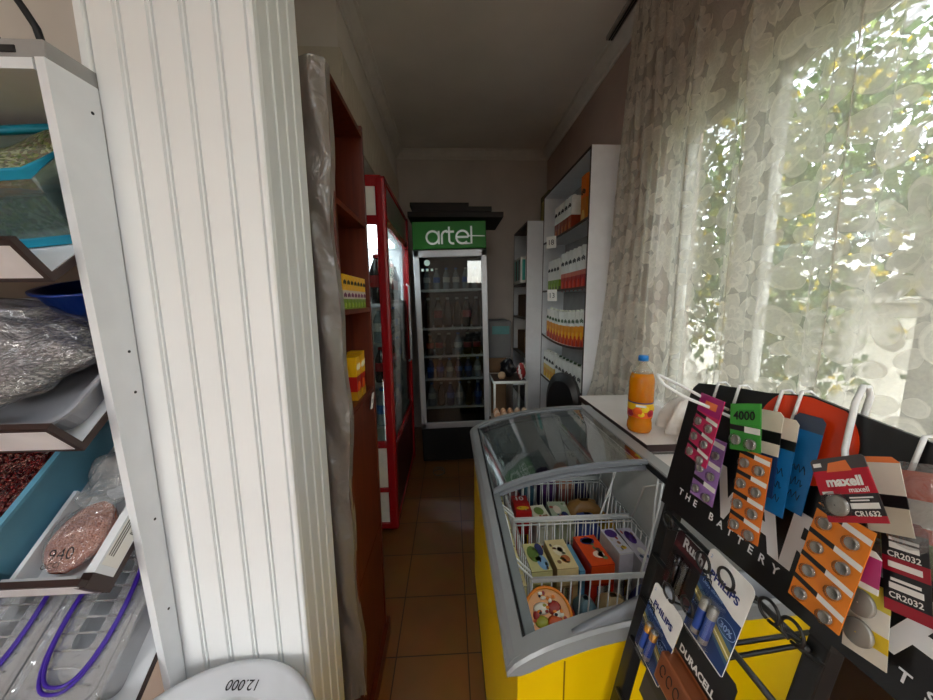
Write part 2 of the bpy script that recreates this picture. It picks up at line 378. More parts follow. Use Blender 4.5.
# ------------------------------------------------------------------ lace curtain
def lace_mat():
    m = bpy.data.materials.new('lace'); m.use_nodes = True; nt = m.node_tree; nt.nodes.clear(); L = nt.links.new
    def N(t, **k):
        n = nt.nodes.new(t)
        for a, b in k.items(): setattr(n, a, b)
        return n
    def math_(op, a, b=None, c=None):
        n = N('ShaderNodeMath', operation=op)
        for i, q in enumerate((a, b, c)):
            if q is None: continue
            if isinstance(q, (int, float)): n.inputs[i].default_value = q
            else: L(q, n.inputs[i])
        return n.outputs[0]
    uv = N('ShaderNodeUVMap'); uv.uv_map = 'cloth'
    def motif(scale, petals, rad, dep, seedoff, pw=0.75):
        mp = N('ShaderNodeMapping'); mp.inputs['Location'].default_value = (seedoff, seedoff * 1.7, 0)
        L(uv.outputs[0], mp.inputs[0])
        nz = N('ShaderNodeTexNoise'); nz.inputs['Scale'].default_value = 8; nz.inputs['Detail'].default_value = 3; L(mp.outputs[0], nz.inputs[0])
        wob = N('ShaderNodeVectorMath', operation='MULTIPLY_ADD'); wob.inputs[1].default_value = (0.05, 0.05, 0); L(nz.outputs['Color'], wob.inputs[0]); L(mp.outputs[0], wob.inputs[2])
        v = N('ShaderNodeTexVoronoi', voronoi_dimensions='2D'); v.inputs['Scale'].default_value = scale; v.inputs['Randomness'].default_value = 0.55
        L(wob.outputs[0], v.inputs['Vector'])
        sub = N('ShaderNodeVectorMath', operation='SUBTRACT'); L(wob.outputs[0], sub.inputs[0]); L(v.outputs['Position'], sub.inputs[1])
        sp = N('ShaderNodeSeparateXYZ'); L(sub.outputs[0], sp.inputs[0])
        cs = N('ShaderNodeSeparateColor'); L(v.outputs['Color'], cs.inputs[0])
        ang = math_('ADD', math_('ARCTAN2', sp.outputs[1], sp.outputs[0]), math_('MULTIPLY', cs.outputs[0], 6.283))
        r = math_('SQRT', math_('ADD', math_('MULTIPLY', sp.outputs[0], sp.outputs[0]), math_('MULTIPLY', sp.outputs[1], sp.outputs[1])))
        pet = math_('ABSOLUTE', math_('COSINE', math_('MULTIPLY', ang, petals / 2)))
        pet = math_('POWER', pet, pw)
        R_ = math_('MULTIPLY_ADD', pet, dep, rad - dep)
        q = math_('DIVIDE', r, R_)                       # <1 inside the motif
        inside = N('ShaderNodeMapRange'); inside.inputs['From Min'].default_value = 1.03; inside.inputs['From Max'].default_value = 0.97; L(q, inside.inputs['Value'])
        edge = math_('COMPARE', q, 0.95, 0.075)          # corded outline
        ring = math_('COMPARE', q, 0.42, 0.07)
        return inside.outputs[0], edge, ring
    f1, e1, g1 = motif(3.7, 7, 0.105, 0.060, 0.0)        # blossoms
    f2, e2, g2 = motif(4.6, 2, 0.10, 0.092, 3.3, 1.7)        # leaves
    f3, e3, g3 = motif(9.0, 2, 0.055, 0.052, 8.1, 1.8)       # sprigs
    dense = math_('MAXIMUM', f1, math_('MAXIMUM', f2, math_('MULTIPLY', f3, 0.8)))
    cord = math_('MAXIMUM', math_('MAXIMUM', e1, e2), math_('MAXIMUM', g1, math_('MULTIPLY', e3, 0.7)))
    wv = N('ShaderNodeTexNoise'); wv.inputs['Scale'].default_value = 120; L(uv.outputs[0], wv.inputs[0])
    nz = N('ShaderNodeTexNoise'); nz.inputs['Scale'].default_value = 9; nz.inputs['Detail'].default_value = 3; L(uv.outputs[0], nz.inputs[0])
    cover = math_('ADD', 0.47, math_('MULTIPLY', dense, 0.30))
    cover = math_('ADD', cover, math_('MULTIPLY', cord, 0.12))
    cover = math_('ADD', cover, math_('MULTIPLY', math_('SUBTRACT', nz.outputs['Fac'], 0.5), 0.25))
    cover = math_('ADD', cover, math_('MULTIPLY', math_('SUBTRACT', wv.outputs['Fac'], 0.5), 0.25))
    cl = N('ShaderNodeClamp'); L(cover, cl.inputs[0]); cl.inputs['Max'].default_value = 0.95
    tr = N('ShaderNodeBsdfTransparent'); tr.inputs['Color'].default_value = (1, 1, 1, 1)
    tl = N('ShaderNodeBsdfTranslucent'); tl.inputs['Color'].default_value = rgb((238, 234, 222))
    df = N('ShaderNodeBsdfDiffuse'); df.inputs['Color'].default_value = rgb((226, 221, 210))
    bp = N('ShaderNodeBump'); bp.inputs['Strength'].default_value = 0.5; bp.inputs['Distance'].default_value = 0.004; L(math_('ADD', dense, cord), bp.inputs['Height']); L(bp.outputs[0], df.inputs['Normal'])
    mx = N('ShaderNodeMixShader'); mx.inputs[0].default_value = 0.36; L(tl.outputs[0], mx.inputs[1]); L(df.outputs[0], mx.inputs[2])
    m2 = N('ShaderNodeMixShader'); L(cl.outputs[0], m2.inputs[0]); L(tr.outputs[0], m2.inputs[1]); L(mx.outputs[0], m2.inputs[2])
    out = N('ShaderNodeOutputMaterial'); L(m2.outputs[0], out.inputs[0])
    return m
def curtain():
    me = bpy.data.meshes.new('lace_curtain'); y0, y1 = -1.5, 2.02; z0, z1 = 0.982, 3.03
    NU, NV = 900, 34; vs = []; uvs = []; arc = [0.0]
    rnd = random.Random(3); ph = [rnd.uniform(0, 6.28) for _ in range(8)]
    def pos(s, t):            # s along the track 0..1 (near -> far), t 0 bottom .. 1 top
        y = y0 + (y1 - y0) * s; ys = y
        for yc, hw_ in ((1.46, .05), (1.18, .062), (.86, .075), (.50, .09), (.05, .09), (-.5, .09)):
            d = ys - yc
            if abs(d) < hw_: y = ys - hw_ * .42 * math.sin(PI * d / hw_)
        z = z0 + (z1 - z0) * t
        fl = 1.0 - 0.45 * t; x0 = 1.008
        tight = max(0.0, min(1.0, (y - 1.50) / 0.45))     # gathered folds near the far end
        for yc, hw_ in ((1.46, .05), (1.18, .062), (.86, .075), (.50, .09), (.05, .09), (-.5, .09)):
            d = ys - yc
            if abs(d) < hw_: x0 -= hw_ * .35 * (1 + math.cos(PI * d / hw_)) * .5 + .010 * math.sin(PI * d / hw_ * .5)
        a = 0.024 * math.sin(y * 20.5 + ph[0] + 0.7 * math.sin(y * 4.1)) + 0.013 * math.sin(y * 43 + ph[1]) + 0.008 * math.sin(y * 9.0 + ph[4])
        b = 0.024 * math.sin(y * 92 + ph[2]) + 0.012 * math.sin(y * 171 + ph[3])
        x = x0 + fl * (.6 * a * (1 - tight) + b * tight) + 0.006 * math.sin(z * 5 + y * 9)
        # the hem trails on the counter and swings outward at the far end
        y = y + 0.10 * tight * (1 - t) ** 2 + 0.01 * math.sin(z * 3 + y * 7)
        if t < 0.1 and y > 1.1: x -= 0.055 * (1 - t / 0.1) ** 2 * (0.5 + 0.5 * math.sin(y * 15 + 1.0))
        w_ = max(0.0, min(1.0, (ys - 1.72) / .3)); x -= .075 * w_ * max(0, .75 - t) ** 1.4 / .75 ** 1.4
        z -= .20 * w_ * (1 - t); y = min(y + .06 * w_ * (1 - t), 2.188)
        return (min(x, 1.075), y, z)
    for j in range(NV + 1):
        for i in range(NU + 1): vs.append(pos(i / NU, j / NV))
    for i in range(NU): arc.append(arc[-1] + (Vector(vs[i]) - Vector(vs[i + 1])).length)
    fs = [(j * (NU + 1) + i, j * (NU + 1) + i + 1, (j + 1) * (NU + 1) + i + 1, (j + 1) * (NU + 1) + i) for j in range(NV) for i in range(NU)]
    o3 = Vector((1.0, 0.3, z0))
    me.from_pydata([tuple(Vector(v) - o3) for v in vs], [], fs)
    ul = me.uv_layers.new(name='cloth')
    for p in me.polygons:
        p.use_smooth = True
        for li in p.loop_indices:
            vi = me.loops[li].vertex_index; ul.data[li].uv = (arc[vi % (NU + 1)], vs[vi][2])
    me.materials.append(lace_mat())
    o = bpy.data.objects.new('lace_curtain', me); COL.objects.link(o); o.location = o3
    return tag(o, 'sheer white lace curtain with flower pattern hanging over the window', 'curtain')
LACE = curtain()
# a gathered handful of the hem lying on the counter beside the bottle
hm = MB()
def hem(u, v):
    a = u * PI; r = 0.062 + 0.016 * math.sin(v * 17) + 0.008 * math.sin(v * 31 + u * 6)
    return (0.925 - r * 1.3 * math.cos(a) * (1 - 0.3 * v), 1.135 + 0.21 * v, 0.979 + (0.03 + 0.12 * (0.4 + 0.6 * math.sin(v * 3.0))) * math.sin(a) * (0.8 + 0.2 * math.sin(v * 23 + u * 9)))
hm.grid(hem, 24, 30)
tag(hm.build('bunched_cloth', mat('white_cloth', (222, 219, 212), 0.85, var=0.08, vscale=30, bump=0.3, bscale=80)), 'bunched white cloth lying on the counter just right of the orange bottle', 'cloth')
tk = MB(); tk.box(0.985, 1.03, -1.5, 2.30, ZC - 0.022, ZC - 0.001); tk.box(0.998, 1.004, -1.5, 2.29, ZC - 0.03, ZC - 0.02, 1); tk.box(1.012, 1.018, -1.5, 2.29, ZC - 0.03, ZC - 0.02, 1)
tag(tk.build('curtain_track', [mat('beige_plastic', (150, 142, 132), 0.5), M_ink]), 'double curtain track fixed to the ceiling above the lace curtain', 'curtain track')

# ------------------------------------------------------------------ outside the window
gd = MB(); gd.box(XW + .02, 14, -12, 14, -0.35, -0.25)
struct('ground', gd, mat('yard_ground', (120, 116, 100), 0.9, var=0.2, vscale=2))
gw = MB(); gw.box(3.7, 3.9, -9, 9, -0.25, 1.45); gw.box(3.66, 3.94, -9, 9, 1.45, 1.5)
struct('garden_wall', gw, mat('pale_render', (214, 212, 200), 0.85, var=0.1, vscale=3))
def leaf_mat(name, c1, c2, c3):
    m = bpy.data.materials.new(name); m.use_nodes = True; nt = m.node_tree; b = nt.nodes['Principled BSDF']; out = nt.nodes['Material Output']
    g = nt.nodes.new('ShaderNodeNewGeometry'); r = nt.nodes.new('ShaderNodeValToRGB'); r.color_ramp.elements.new(0.5); r.color_ramp.elements.new(0.96)
    for e, c, p in zip(r.color_ramp.elements, (c1, c2, c3, (230, 200, 20)), (0, .5, .9, .975)): e.color = rgb(c); e.position = p
    nt.links.new(g.outputs['Random Per Island'], r.inputs[0]); nt.links.new(r.outputs[0], b.inputs['Base Color']); b.inputs['Roughness'].default_value = 0.45
    t = nt.nodes.new('ShaderNodeBsdfTranslucent'); nt.links.new(r.outputs[0], t.inputs[0])
    mx = nt.nodes.new('ShaderNodeMixShader'); mx.inputs[0].default_value = 0.45
    nt.links.new(b.outputs[0], mx.inputs[1]); nt.links.new(t.outputs[0], mx.inputs[2]); nt.links.new(mx.outputs[0], out.inputs[0])
    return m
ML = [leaf_mat('leaves_green', (38, 66, 32), (76, 106, 54), (128, 148, 84)), leaf_mat('leaves_dark', (26, 48, 28), (52, 78, 44), (94, 114, 68))]
M_bark = mat('bark', (70, 56, 44), 0.9, var=0.2, bump=0.4)
def tree(x, y, h, rx, rz, n, seed, leaf, label, lm):
    rnd = random.Random(seed); t = thing('tree', label, 'tree', (x, y, -0.25), 'trees outside the window')
    tr = MB(); tr.tube([(x, y, -.25), (x + .06, y + .03, h * .4), (x - .03, y - .05, h * .75), (x, y, h)], [.11, .09, .06, .02], 8)
    for k in range(6):
        a = rnd.uniform(0, 6.28); z = rnd.uniform(h * .3, h * .8); tr.tube([(x, y, z), (x + math.cos(a) * rx * .4, y + math.sin(a) * rx * .4, z + .35), (x + math.cos(a) * rx * .85, y + math.sin(a) * rx * .85, z + .5)], [.035, .022, .008], 5)
    tr.build('trunk', M_bark, t)
    fo = MB(); centres = [(rnd.uniform(-1, 1), rnd.uniform(-1, 1), rnd.uniform(-1, 1)) for _ in range(26)]
    for k in range(n):
        c = rnd.choice(centres); g = lambda s: rnd.gauss(0, s)
        p = Vector((x + c[0] * rx * .8 + g(.2), y + c[1] * rx * .8 + g(.2), h * .66 + c[2] * rz * 1.0 + g(.2)))
        if p.x < XW + 0.25: continue
        d = Vector((g(1), g(1), g(1) - .4)).normalized(); q = d.cross(Vector((g(1), g(1), g(1)))).normalized(); l = leaf * rnd.uniform(.7, 1.3)
        fo.add([p, p + d * l * .5 + q * l * .28, p + d * l, p + d * l * .5 - q * l * .28], [(0, 1, 2, 3)])
    fo.build('foliage', lm, t)
hg = thing('hedge', 'long dense green hedge behind the pale garden wall outside the window', 'hedge', (4.6, 1.0, -.25))
fo = MB(); rnd = random.Random(12)
for k in range(9000):
    p = Vector((rnd.uniform(4.1, 5.0), rnd.uniform(-6, 8), rnd.uniform(-.2, 2.7) + .2 * math.sin(k))); g = lambda q: rnd.gauss(0, q)
    d = Vector((g(1) - .3, g(1), g(1))).normalized(); q = d.cross(Vector((g(1), g(1), g(1)))).normalized(); l = .17 * rnd.uniform(.7, 1.4)
    fo.add([p, p + d * l * .5 + q * l * .35, p + d * l, p + d * l * .5 - q * l * .35], [(0, 1, 2, 3)])
fo.build('foliage', ML[1], hg)
st_ = MB()
for k in range(14): st_.tube([(4.55, -5.6 + k, -.25), (4.6, -5.6 + k, 1.6)], .05, 6)
st_.build('stem', M_bark, hg)
tree(2.5, 0.55, 3.1, .78, 1.2, 6500, 1, .085, 'leafy green tree straight outside the window in front of the pale wall', ML[0])
tree(2.5, 2.75, 3.3, .78, 1.25, 6500, 2, .085, 'leafy green tree outside seen through the far left end of the curtain', ML[0])
tree(7.0, 1.3, 4.9, 1.55, 2.0, 6500, 5, .14, 'dark green tree behind the garden wall in line with the middle of the window', ML[1])
tree(7.0, 4.9, 4.6, 1.55, 2.0, 6500, 3, .14, 'tall dark green tree behind the pale garden wall outside', ML[1])
tree(7.0, -2.3, 4.4, 1.55, 2.0, 6500, 4, .14, 'dark green tree behind the pale wall toward the right edge of the window', ML[1])

# ------------------------------------------------------------------ brown bookcase with drink packs
bc = thing('bookcase', 'tall narrow brown wooden bookcase between the wrapped pillar and the red fridge', 'bookcase', (-0.42, 1.17, 0))
BX0, BX1, BY0, BY1 = -0.54, -0.31, 0.992, 1.365
MB().box(BX0, BX1, BY0, BY0 + .018, 0, 2.115, bev=.0015).build('side_panel', M_brown, bc)
MB().box(BX0, BX1, BY1 - .018, BY1, 0, 2.13, bev=.0015).build('side_panel', M_brown, bc)
MB().box(BX0, BX0 + .008, BY0 + .018, BY1 - .018, 0.03, 2.10).build('back_panel', M_brown, bc)
MB().box(BX0 + .002, BX1 - .001, BY0 + .018, BY1 - .018, 2.09, 2.108).build('top_panel', M_brown, bc)
for z in (1.478, 1.79, 1.165):
    MB().box(BX0 + .008, BX1 - .002, BY0 + .018, BY1 - .018, z - .016, z).build('shelf', M_brown, bc)
d = MB(); d.box(BX1 - .02, BX1 - .002, BY0 + .02, BY1 - .02, 0.57, 1.146, bev=.002); d.build('door', M_brown, bc)
d = MB(); d.box(BX1 - .02, BX1 - .004, BY0 + .02, BY1 - .02, 0.08, 0.562, bev=.002); d.build('door', M_brown, bc)
MB().box(BX1 - .03, BX1 + .012, BY0, BY1 + .02, 0.0, 0.075).build('plinth', M_brown, bc)

# clear film wrapped over the near side of the bookcase
fm = MB()
def film(u, v):
    z = 0.20 + 1.91 * v
    x = -0.378 + 0.07 * u
    yy = 0.972 - 0.012 * math.sin(u * PI) - 0.008 * math.sin(z * 9 + u * 3) * math.sin(u * PI) - 0.004 * math.sin(z * 31 + u * 5)
    x += 0.006 * math.sin(z * 6.5) * u + 0.004 * math.sin(z * 17 + 1) * u
    if v < .06: x += 0.008 * math.sin(u * 20) * (1 - v / .06)
    return (x, yy, z)
fm.grid(film, 14, 90)
def film2(u, v):
    z = 0.20 + 1.91 * v
    return (-0.308 + 0.006 * math.sin(z * 6.5) + 0.004 * math.sin(z * 17 + 1) + 0.002 * u, 0.972 + 0.03 * u + 0.003 * math.sin(z * 23), z)
fm.grid(film2, 4, 90)
tag(fm.build('plastic_film', M_film), 'crumpled clear plastic film wrapped down the near side of the brown bookcase', 'plastic film')

def carton(name, label, cat, group, loc, w, d, h, bands, capcol=None, face='+x', glyph=None):
    """small drink carton: printed body with colour bands (from the bottom), dark lettering band, folded top, cap"""
    t = thing(name, label, cat, loc, group)
    x, y, z = loc; b = MB(); mats = []
    zz = z
    for frac, c in bands:
        m = mat('print_%d_%d_%d' % c, c, 0.35, var=0.03, vscale=60); mats.append(m); i = len(mats) - 1
        b.box(x - d / 2, x + d / 2, y - w / 2, y + w / 2, zz, zz + frac * h, i); zz += frac * h
    sgn = 1 if face == '+x' else -1; xf = x + sgn * d / 2
    mats.append(M_ink); k = len(mats) - 1; mats.append(M_paper)
    if glyph:
        for gz, gh, n, c in glyph:
            mats.append(mat('print_%d_%d_%d' % c, c, 0.35, var=0.03, vscale=60)); kk = len(mats) - 1
            if n > 0:
                for q in range(n):
                    M = Matrix(((0, 0, sgn, xf), (sgn, 0, 0, y - w * .36 + w * .72 * (q + .5) / n), (0, 1, 0, z + (gz + gh / 2 + .03 * (q % 2)) * h), (0, 0, 0, 1)))
                    b.M = M; ro = min(w * .115, gh * h * .5)
                    b.tube([(ro * math.cos(a), 1.25 * ro * math.sin(a), .0004) for a in [2 * PI * i / 9 for i in range(9)]], ro * .36, 4, True, kk); b.M = Matrix.Identity(4)
            else:
                M = Matrix(((0, 0, sgn, xf), (sgn, 0, 0, y), (0, 1, 0, z + gz * h), (0, 0, 0, 1)))
                b.M = M; b.ball((0, 0, 0), w * .34, gh * h / 2, .0012, 10, 4, kk); b.M = Matrix.Identity(4)
    b.build('carton_body', mats, t)
    if capcol:
        c = MB(); c.lathe([(w * .17, 0), (w * .17, h * .06), (w * .12, h * .065)], (x, y, zz), 10); c.build('cap', mat('cap_%d_%d_%d' % capcol, capcol, 0.35, var=0), t)
    return t
Y_ = (236, 178, 20); W_ = (236, 234, 226); G_ = (112, 140, 34); O_ = (226, 110, 16); RD = (172, 24, 20); BK = (22, 22, 24)
p0 = carton('juice_carton', 'small yellow green drink carton, first from the pillar on the brown shelf', 'juice carton', 'yellow cartons on the brown bookcase', (-0.335, 1.055, 1.478), .034, .04, .105,
            [(.30, G_), (.25, (206, 190, 180)), (.45, Y_)], None, glyph=[(.68, .18, 3, BK), (.34, .12, 3, (120, 60, 90)), (.12, .16, 0, (150, 176, 60))])
ords = ['second', 'third', 'fourth', 'fifth', 'sixth', 'seventh']
for i in range(6):
    dup(p0, (-0.335, 1.055 + .0385 * (i + 1), 1.478), 'small yellow green drink carton, %s from the pillar on the brown shelf' % ords[i])
p1 = carton('juice_carton', 'yellow and red juice carton standing near the front on the lower brown shelf', 'juice carton', 'cartons on the lower brown shelf', (-0.345, 1.17, 1.165), .05, .05, .15,
            [(.2, (190, 140, 20)), (.35, RD), (.45, Y_)], None, glyph=[(.7, .1, 4, (250, 240, 200)), (.3, .25, 0, (230, 90, 20))])
dup(p1, (-0.345, 1.232, 1.165), 'yellow and red juice carton in the middle of three on the lower brown shelf')
dup(p1, (-0.36, 1.292, 1.165), 'yellow and red juice carton farthest of three on the lower brown shelf')
pt = MB(); pt.M = frame((-0.300, 1.262, 1.13), (0, 1, -.15), (.1, .15, 1)); pt.box(-.015, .015, -.03, .03, 0, .001)
pt.text('50', frame((0, 0, .001), (1, 0, 0), (0, 1, 0)), size=.02, mt=1)
tag(pt.build('price_tag', [M_paper, M_ink]), 'white paper price tag hanging tilted from the lower brown shelf edge', 'price tag')

# ------------------------------------------------------------------ red framed glass fridge
rx0, rx1, ry0, ry1, rzt = -1.0, -0.355, 2.03, 3.08, 2.2
rf = thing('display_fridge', 'red framed glass display fridge behind the brown bookcase', 'fridge', ((rx0 + rx1) / 2, (ry0 + ry1) / 2, 0))
b = MB(); b.box(rx0, rx1 - .05, ry1 - .04, ry1, .05, rzt, 0); b.box(rx0, rx0 + .04, ry0, ry1, .05, rzt, 0); b.box(rx0, rx1 - .03, ry0 + .01, ry1, 0.05, 0.62, 1); b.box(rx0, rx1 - .03, ry0 + .01, ry1, 1.97, 2.16, 0)
b.build('cabinet', [M_white, mat('white_side_panel', (222, 218, 208), .5)], rf)
def post(x, y, z0, z1, r=.026):
    p = MB(); p.box(x - r, x + r, y - r, y + r, z0, z1, bev=r * .55); p.build('corner_post', M_red, rf)
post(rx1 - .028, ry0 + .028, .04, rzt - .005, .03); post(rx1 - .022, ry1 - .022, .04, rzt)
for z0, z1 in ((2.14, 2.2), (1.935, 1.985), (.595, .64), (.30, .33), (.05, .09)): MB().box(rx0, rx1 - .02, ry0, ry0 + .02, z0, z1, bev=.004).build('side_rail', M_red, rf)
for z0, z1 in ((2.17, 2.2), (1.935, 1.985), (.56, .60), (.05, .10)): MB().box(rx1 - .025, rx1 - .003, ry0 + .02, ry1 - .02, z0, z1, bev=.004).build('front_rail', M_red, rf)
MB().box(rx1 - .018, rx1 - .012, ry0 + .05, ry1 - .04, 1.985, 2.17).build('header_panel', mat('grey_sign_panel', (120, 118, 112), .3), rf)
MB().box(rx0 + .05, rx1 - .06, ry0 + .006, ry0 + .012, 1.985, 2.14).build('side_header_panel', mat('lit_white_panel', (226, 224, 216), .4), rf)
MB().box(rx1 - .02, rx1 - .010, ry0 + .05, ry1 - .04, 0.10, .56).build('kick_panel', mat('dark_red_panel', (70, 14, 14), .4), rf)
g = MB(); g.box(rx1 - .016, rx1 - .012, ry0 + .05, ry1 - .05, .60, 1.935); g.build('door_glass', M_glass, rf)
g = MB(); g.box(rx0 + .04, rx1 - .055, ry0 + .006, ry0 + .010, .64, 1.935); g.build('side_glass', M_glass, rf)
hd = MB(); hd.tube([(rx1 - .003, 2.86, 1.0), (rx1 + .02, 2.86, 1.02), (rx1 + .02, 2.86, 1.62), (rx1 - .003, 2.86, 1.64)], .009, 8); hd.build('door_handle', M_alu, rf)
for z in (.72, 1.0, 1.25, 1.49): 
    s_ = MB(); s_.box(rx0 + .05, rx1 - .04, ry0 + .03, ry1 - .05, z - .006, z)
    s_.box(rx1 - .046, rx1 - .04, ry0 + .03, ry1 - .05, z - .006, z + .022); s_.build('shelf', mat('pale_shelf', (206, 206, 202), .4), rf)
MB().box(rx0 + .2, rx1 - .1, ry0 + .1, ry1 - .1, 1.945, 1.968).build('light_tube', emis('fridge_lamp', (240, 248, 255), 6.0), rf)
fl_ = bpy.data.lights.new('fridge_light', 'AREA'); fl_.shape = 'RECTANGLE'; fl_.size = .25; fl_.size_y = .8; fl_.energy = 5; fl_.color = (.93, .97, 1)
flo = bpy.data.objects.new('fridge_light', fl_); COL.objects.link(flo); flo.location = (-.62, 2.55, 1.94)

def bottle(name, label, group, loc, h, r, liquid, label_col, cap_col, cat='bottle', seg=14):
    t = thing(name, label, cat, loc, group)
    b = MB(); b.lathe([(r * .86, 0), (r, r * .2), (r, h * .3), (r * .93, h * .36), (r, h * .45), (r * .98, h * .62), (r * .72, h * .76), (r * .38, h * .87), (r * .34, h * .93)], loc, seg); b.build('bottle_body', liquid, t)
    if label_col:
        l = MB(); l.lathe([(r * 1.015, h * .33), (r * 1.02, h * .34), (r * 1.02, h * .56), (r * 1.01, h * .57)], loc, seg, cap=False); l.build('paper_label', label_col, t)
    c = MB(); c.lathe([(r * .42, h * .925), (r * .42, h * .99), (r * .36, h)], loc, seg); c.build('cap', cap_col, t)
    return t
P_dark = mat('cola_dark', (20, 10, 10), .12, var=0); P_clear = mat('water_pale', (150, 160, 166), .12, var=.02); P_amber = mat('amber_drink', (150, 70, 14), .12, var=0)
P_blue = mat('blue_drink', (26, 52, 110), .15, var=0); L_red = mat('label_red', (176, 18, 24), .4, var=.05); L_blue = mat('label_blue', (34, 96, 186), .4, var=.05); L_white = mat('label_white', (226, 226, 222), .4, var=.05)
C_white = mat('cap_white', (226, 226, 224), .4, var=0); C_red = mat('cap_red', (170, 20, 24), .4, var=0); C_blue = mat('cap_blue', (36, 120, 210), .35, var=0)
places = ['nearest the front corner', 'second along the glass', 'third along the glass', 'fourth along the glass', 'fifth along the glass', 'sixth along the glass', 'farthest along the glass']
def row(kinds, z, shelf, ys, x, h, r):
    for i, yy in enumerate(ys):
        liq, lab, cap, word = kinds[i % len(kinds)]
        bottle('drink_bottle', '%s bottle on the %s shelf of the red fridge, %s' % (word, shelf, places[i]), 'bottles in the red fridge', (x, yy, z), h, r, liq, lab, cap)
ys7 = [2.12 + .135 * i for i in range(6)]
KD = (P_dark, L_red, C_red, 'dark red labelled'); KC = (P_clear, L_blue, C_blue, 'clear blue labelled'); KW = (P_clear, L_white, C_white, 'pale white labelled')
row([KD, KD, KW], 1.49, 'top', ys7, -.44, .29, .045)
row([KW, KC, KW], 1.25, 'second', ys7, -.44, .21, .035)
row([KD, KW, KC], 1.0, 'third', ys7, -.44, .22, .036)
row([KC, KW], .72, 'lowest', ys7, -.44, .24, .04)
bb = MB()
def blk(u, v):
    a = u * 2 * PI; r = 0.09 * (math.sin(PI * min(.999, max(.02, v))) ** .45); r *= 1 + .1 * math.sin(a * 3 + v * 7)
    return (-.60 + r * math.cos(a), 2.12 + .75 * r * math.sin(a), 1.49 + .32 * v)
bb.grid(blk, 20, 14); tag(bb.build('plastic_bag', mat('black_bag', (22, 22, 26), .3, bump=.4, bscale=30)), 'black plastic bag on the top shelf of the red fridge behind the side glass', 'bag')

# ------------------------------------------------------------------ glass door drinks cooler at the end of the aisle
FR = Matrix.Rotation(math.radians(-1.15), 4, 'Y')
cool = thing('drinks_cooler', 'tall glass door drinks cooler with green header at the end of the aisle', 'fridge', (0.045, 3.28, 0), rot=FR)
CB = cool.matrix_basis.copy()
fx0, fx1, fy0, fy1 = -.316, .316, -.28, .30
def cb(name, mb, mats, parent=None):
    mb.v = [CB @ v for v in mb.v]
    return mb.build(name, mats, parent or cool)
b = MB(); b.box(fx0, fx0 + .03, fy0 + .03, fy1, .02, 2.17); b.box(fx1 - .03, fx1, fy0 + .03, fy1, .02, 2.17); b.box(fx0, fx1, fy1 - .03, fy1, .02, 2.17); b.box(fx0, fx1, fy0 + .03, fy1, 1.93, 2.17); b.box(fx0, fx1, fy0 + .03, fy1, .02, .36)
cb('cabinet', b, mat('cooler_cabinet', (44, 44, 46), .5))
h_ = MB(); h_.box(fx0 + .004, fx1 - .006, fy0 - .006, fy0 + .03, 1.945, 2.165, 0, .004)
def stroke(pts, r, closed=False, mt=1): h_.tube([(x, fy0 - .008, z) for x, z in pts], r, 6, closed, mt)
def arc(cx, cz, r, a0, a1, n=14): return [(cx + r * math.cos(math.radians(a0 + (a1 - a0) * i / n)), cz + r * math.sin(math.radians(a0 + (a1 - a0) * i / n))) for i in range(n + 1)]
k = .0095; zc = 2.035
stroke(arc(-.142, zc, .052, 0, 360, 22)[:-1], k, True); stroke([(-.09, zc + .052), (-.09, zc - .055)], k)
stroke([(-.064, zc - .055), (-.064, zc + .02)] + arc(-.024, zc + .012, .04, 170, 80, 6), k)
stroke([(-.002, zc + .085), (-.002, zc - .02)] + arc(.028, zc - .022, .03, 180, 290, 7), k); stroke([(-.03, zc + .045), (.04, zc + .045)], k)
stroke(arc(.11, zc, .052, 0, 315, 20), k); stroke([(.062, zc), (.16, zc)], k)
stroke([(.186, zc + .088), (.186, zc - .052), (.13, zc - .052)], k); stroke([(.16, zc + .010), (.30, zc + .006)], .0045)
cb('header_sign', h_, [emis('green_sign', (12, 108, 18), .05), emis('sign_letters', (232, 236, 232), .10)])  # slight glow added to brighten the sign face and letters, not a lamp
dr = MB()
for a in ((fx0, fx0 + .05, .345, 1.935), (fx1 - .05, fx1, .345, 1.935)): dr.box(a[0], a[1], fy0, fy0 + .03, a[2], a[3], bev=.006)
dr.box(fx0, fx1, fy0, fy0 + .03, 1.875, 1.935, bev=.006); dr.box(fx0, fx1, fy0, fy0 + .03, .345, .40, bev=.006)
dr.lathe([(.012, 0), (.012, .002)], (0, 0, 0), 10)
dr.v[-20:] = [Vector((v.x + .0, fy0 - .002 - v.z, 1.905 + v.y)) for v in dr.v[-20:]]
cb('door_frame', dr, M_alu)
dg = MB(); dg.box(fx0 + .05, fx1 - .05, fy0 + .010, fy0 + .015, .40, 1.875); cb('door_glass', dg, clear('cooler_glass', (206, 212, 212), .05, .015))
st = MB(); st.M = frame((-.20, fy0 + .008, 1.83), (1, 0, 0), (0, 0, 1)); st.lathe([(.026, 0), (.026, .0008)], (0, 0, 0), 16); st.box(-.05, -.03, -.07, -.05, 0, .001); st.box(-.01, .01, -.07, -.05, 0, .001); st.box(.03, .05, -.07, -.05, 0, .001)
st.v = [Vector((v.x, v.y - .0005, v.z)) for v in st.v]; cb('stickers', st, mat('pale_sticker', (196, 216, 206), .5))
for z in (1.60, 1.262, 1.012, .80, .535):
    s_ = MB(); s_.box(fx0 + .04, fx1 - .04, fy0 + .05, fy1 - .05, z - .008, z - .003); s_.box(fx0 + .04, fx1 - .04, fy0 + .034, fy0 + .048, z - .014, z + .006); cb('shelf', s_, mat('white_shelf_wire', (228, 230, 232), .35))
cb('base_grille', MB().box(fx0 + .01, fx1 - .01, fy0 + .02, fy0 + .03, .03, .33), M_dark)
pos = ['leftmost', 'second from left', 'third from left', 'fourth from left', 'fifth from left', 'rightmost']
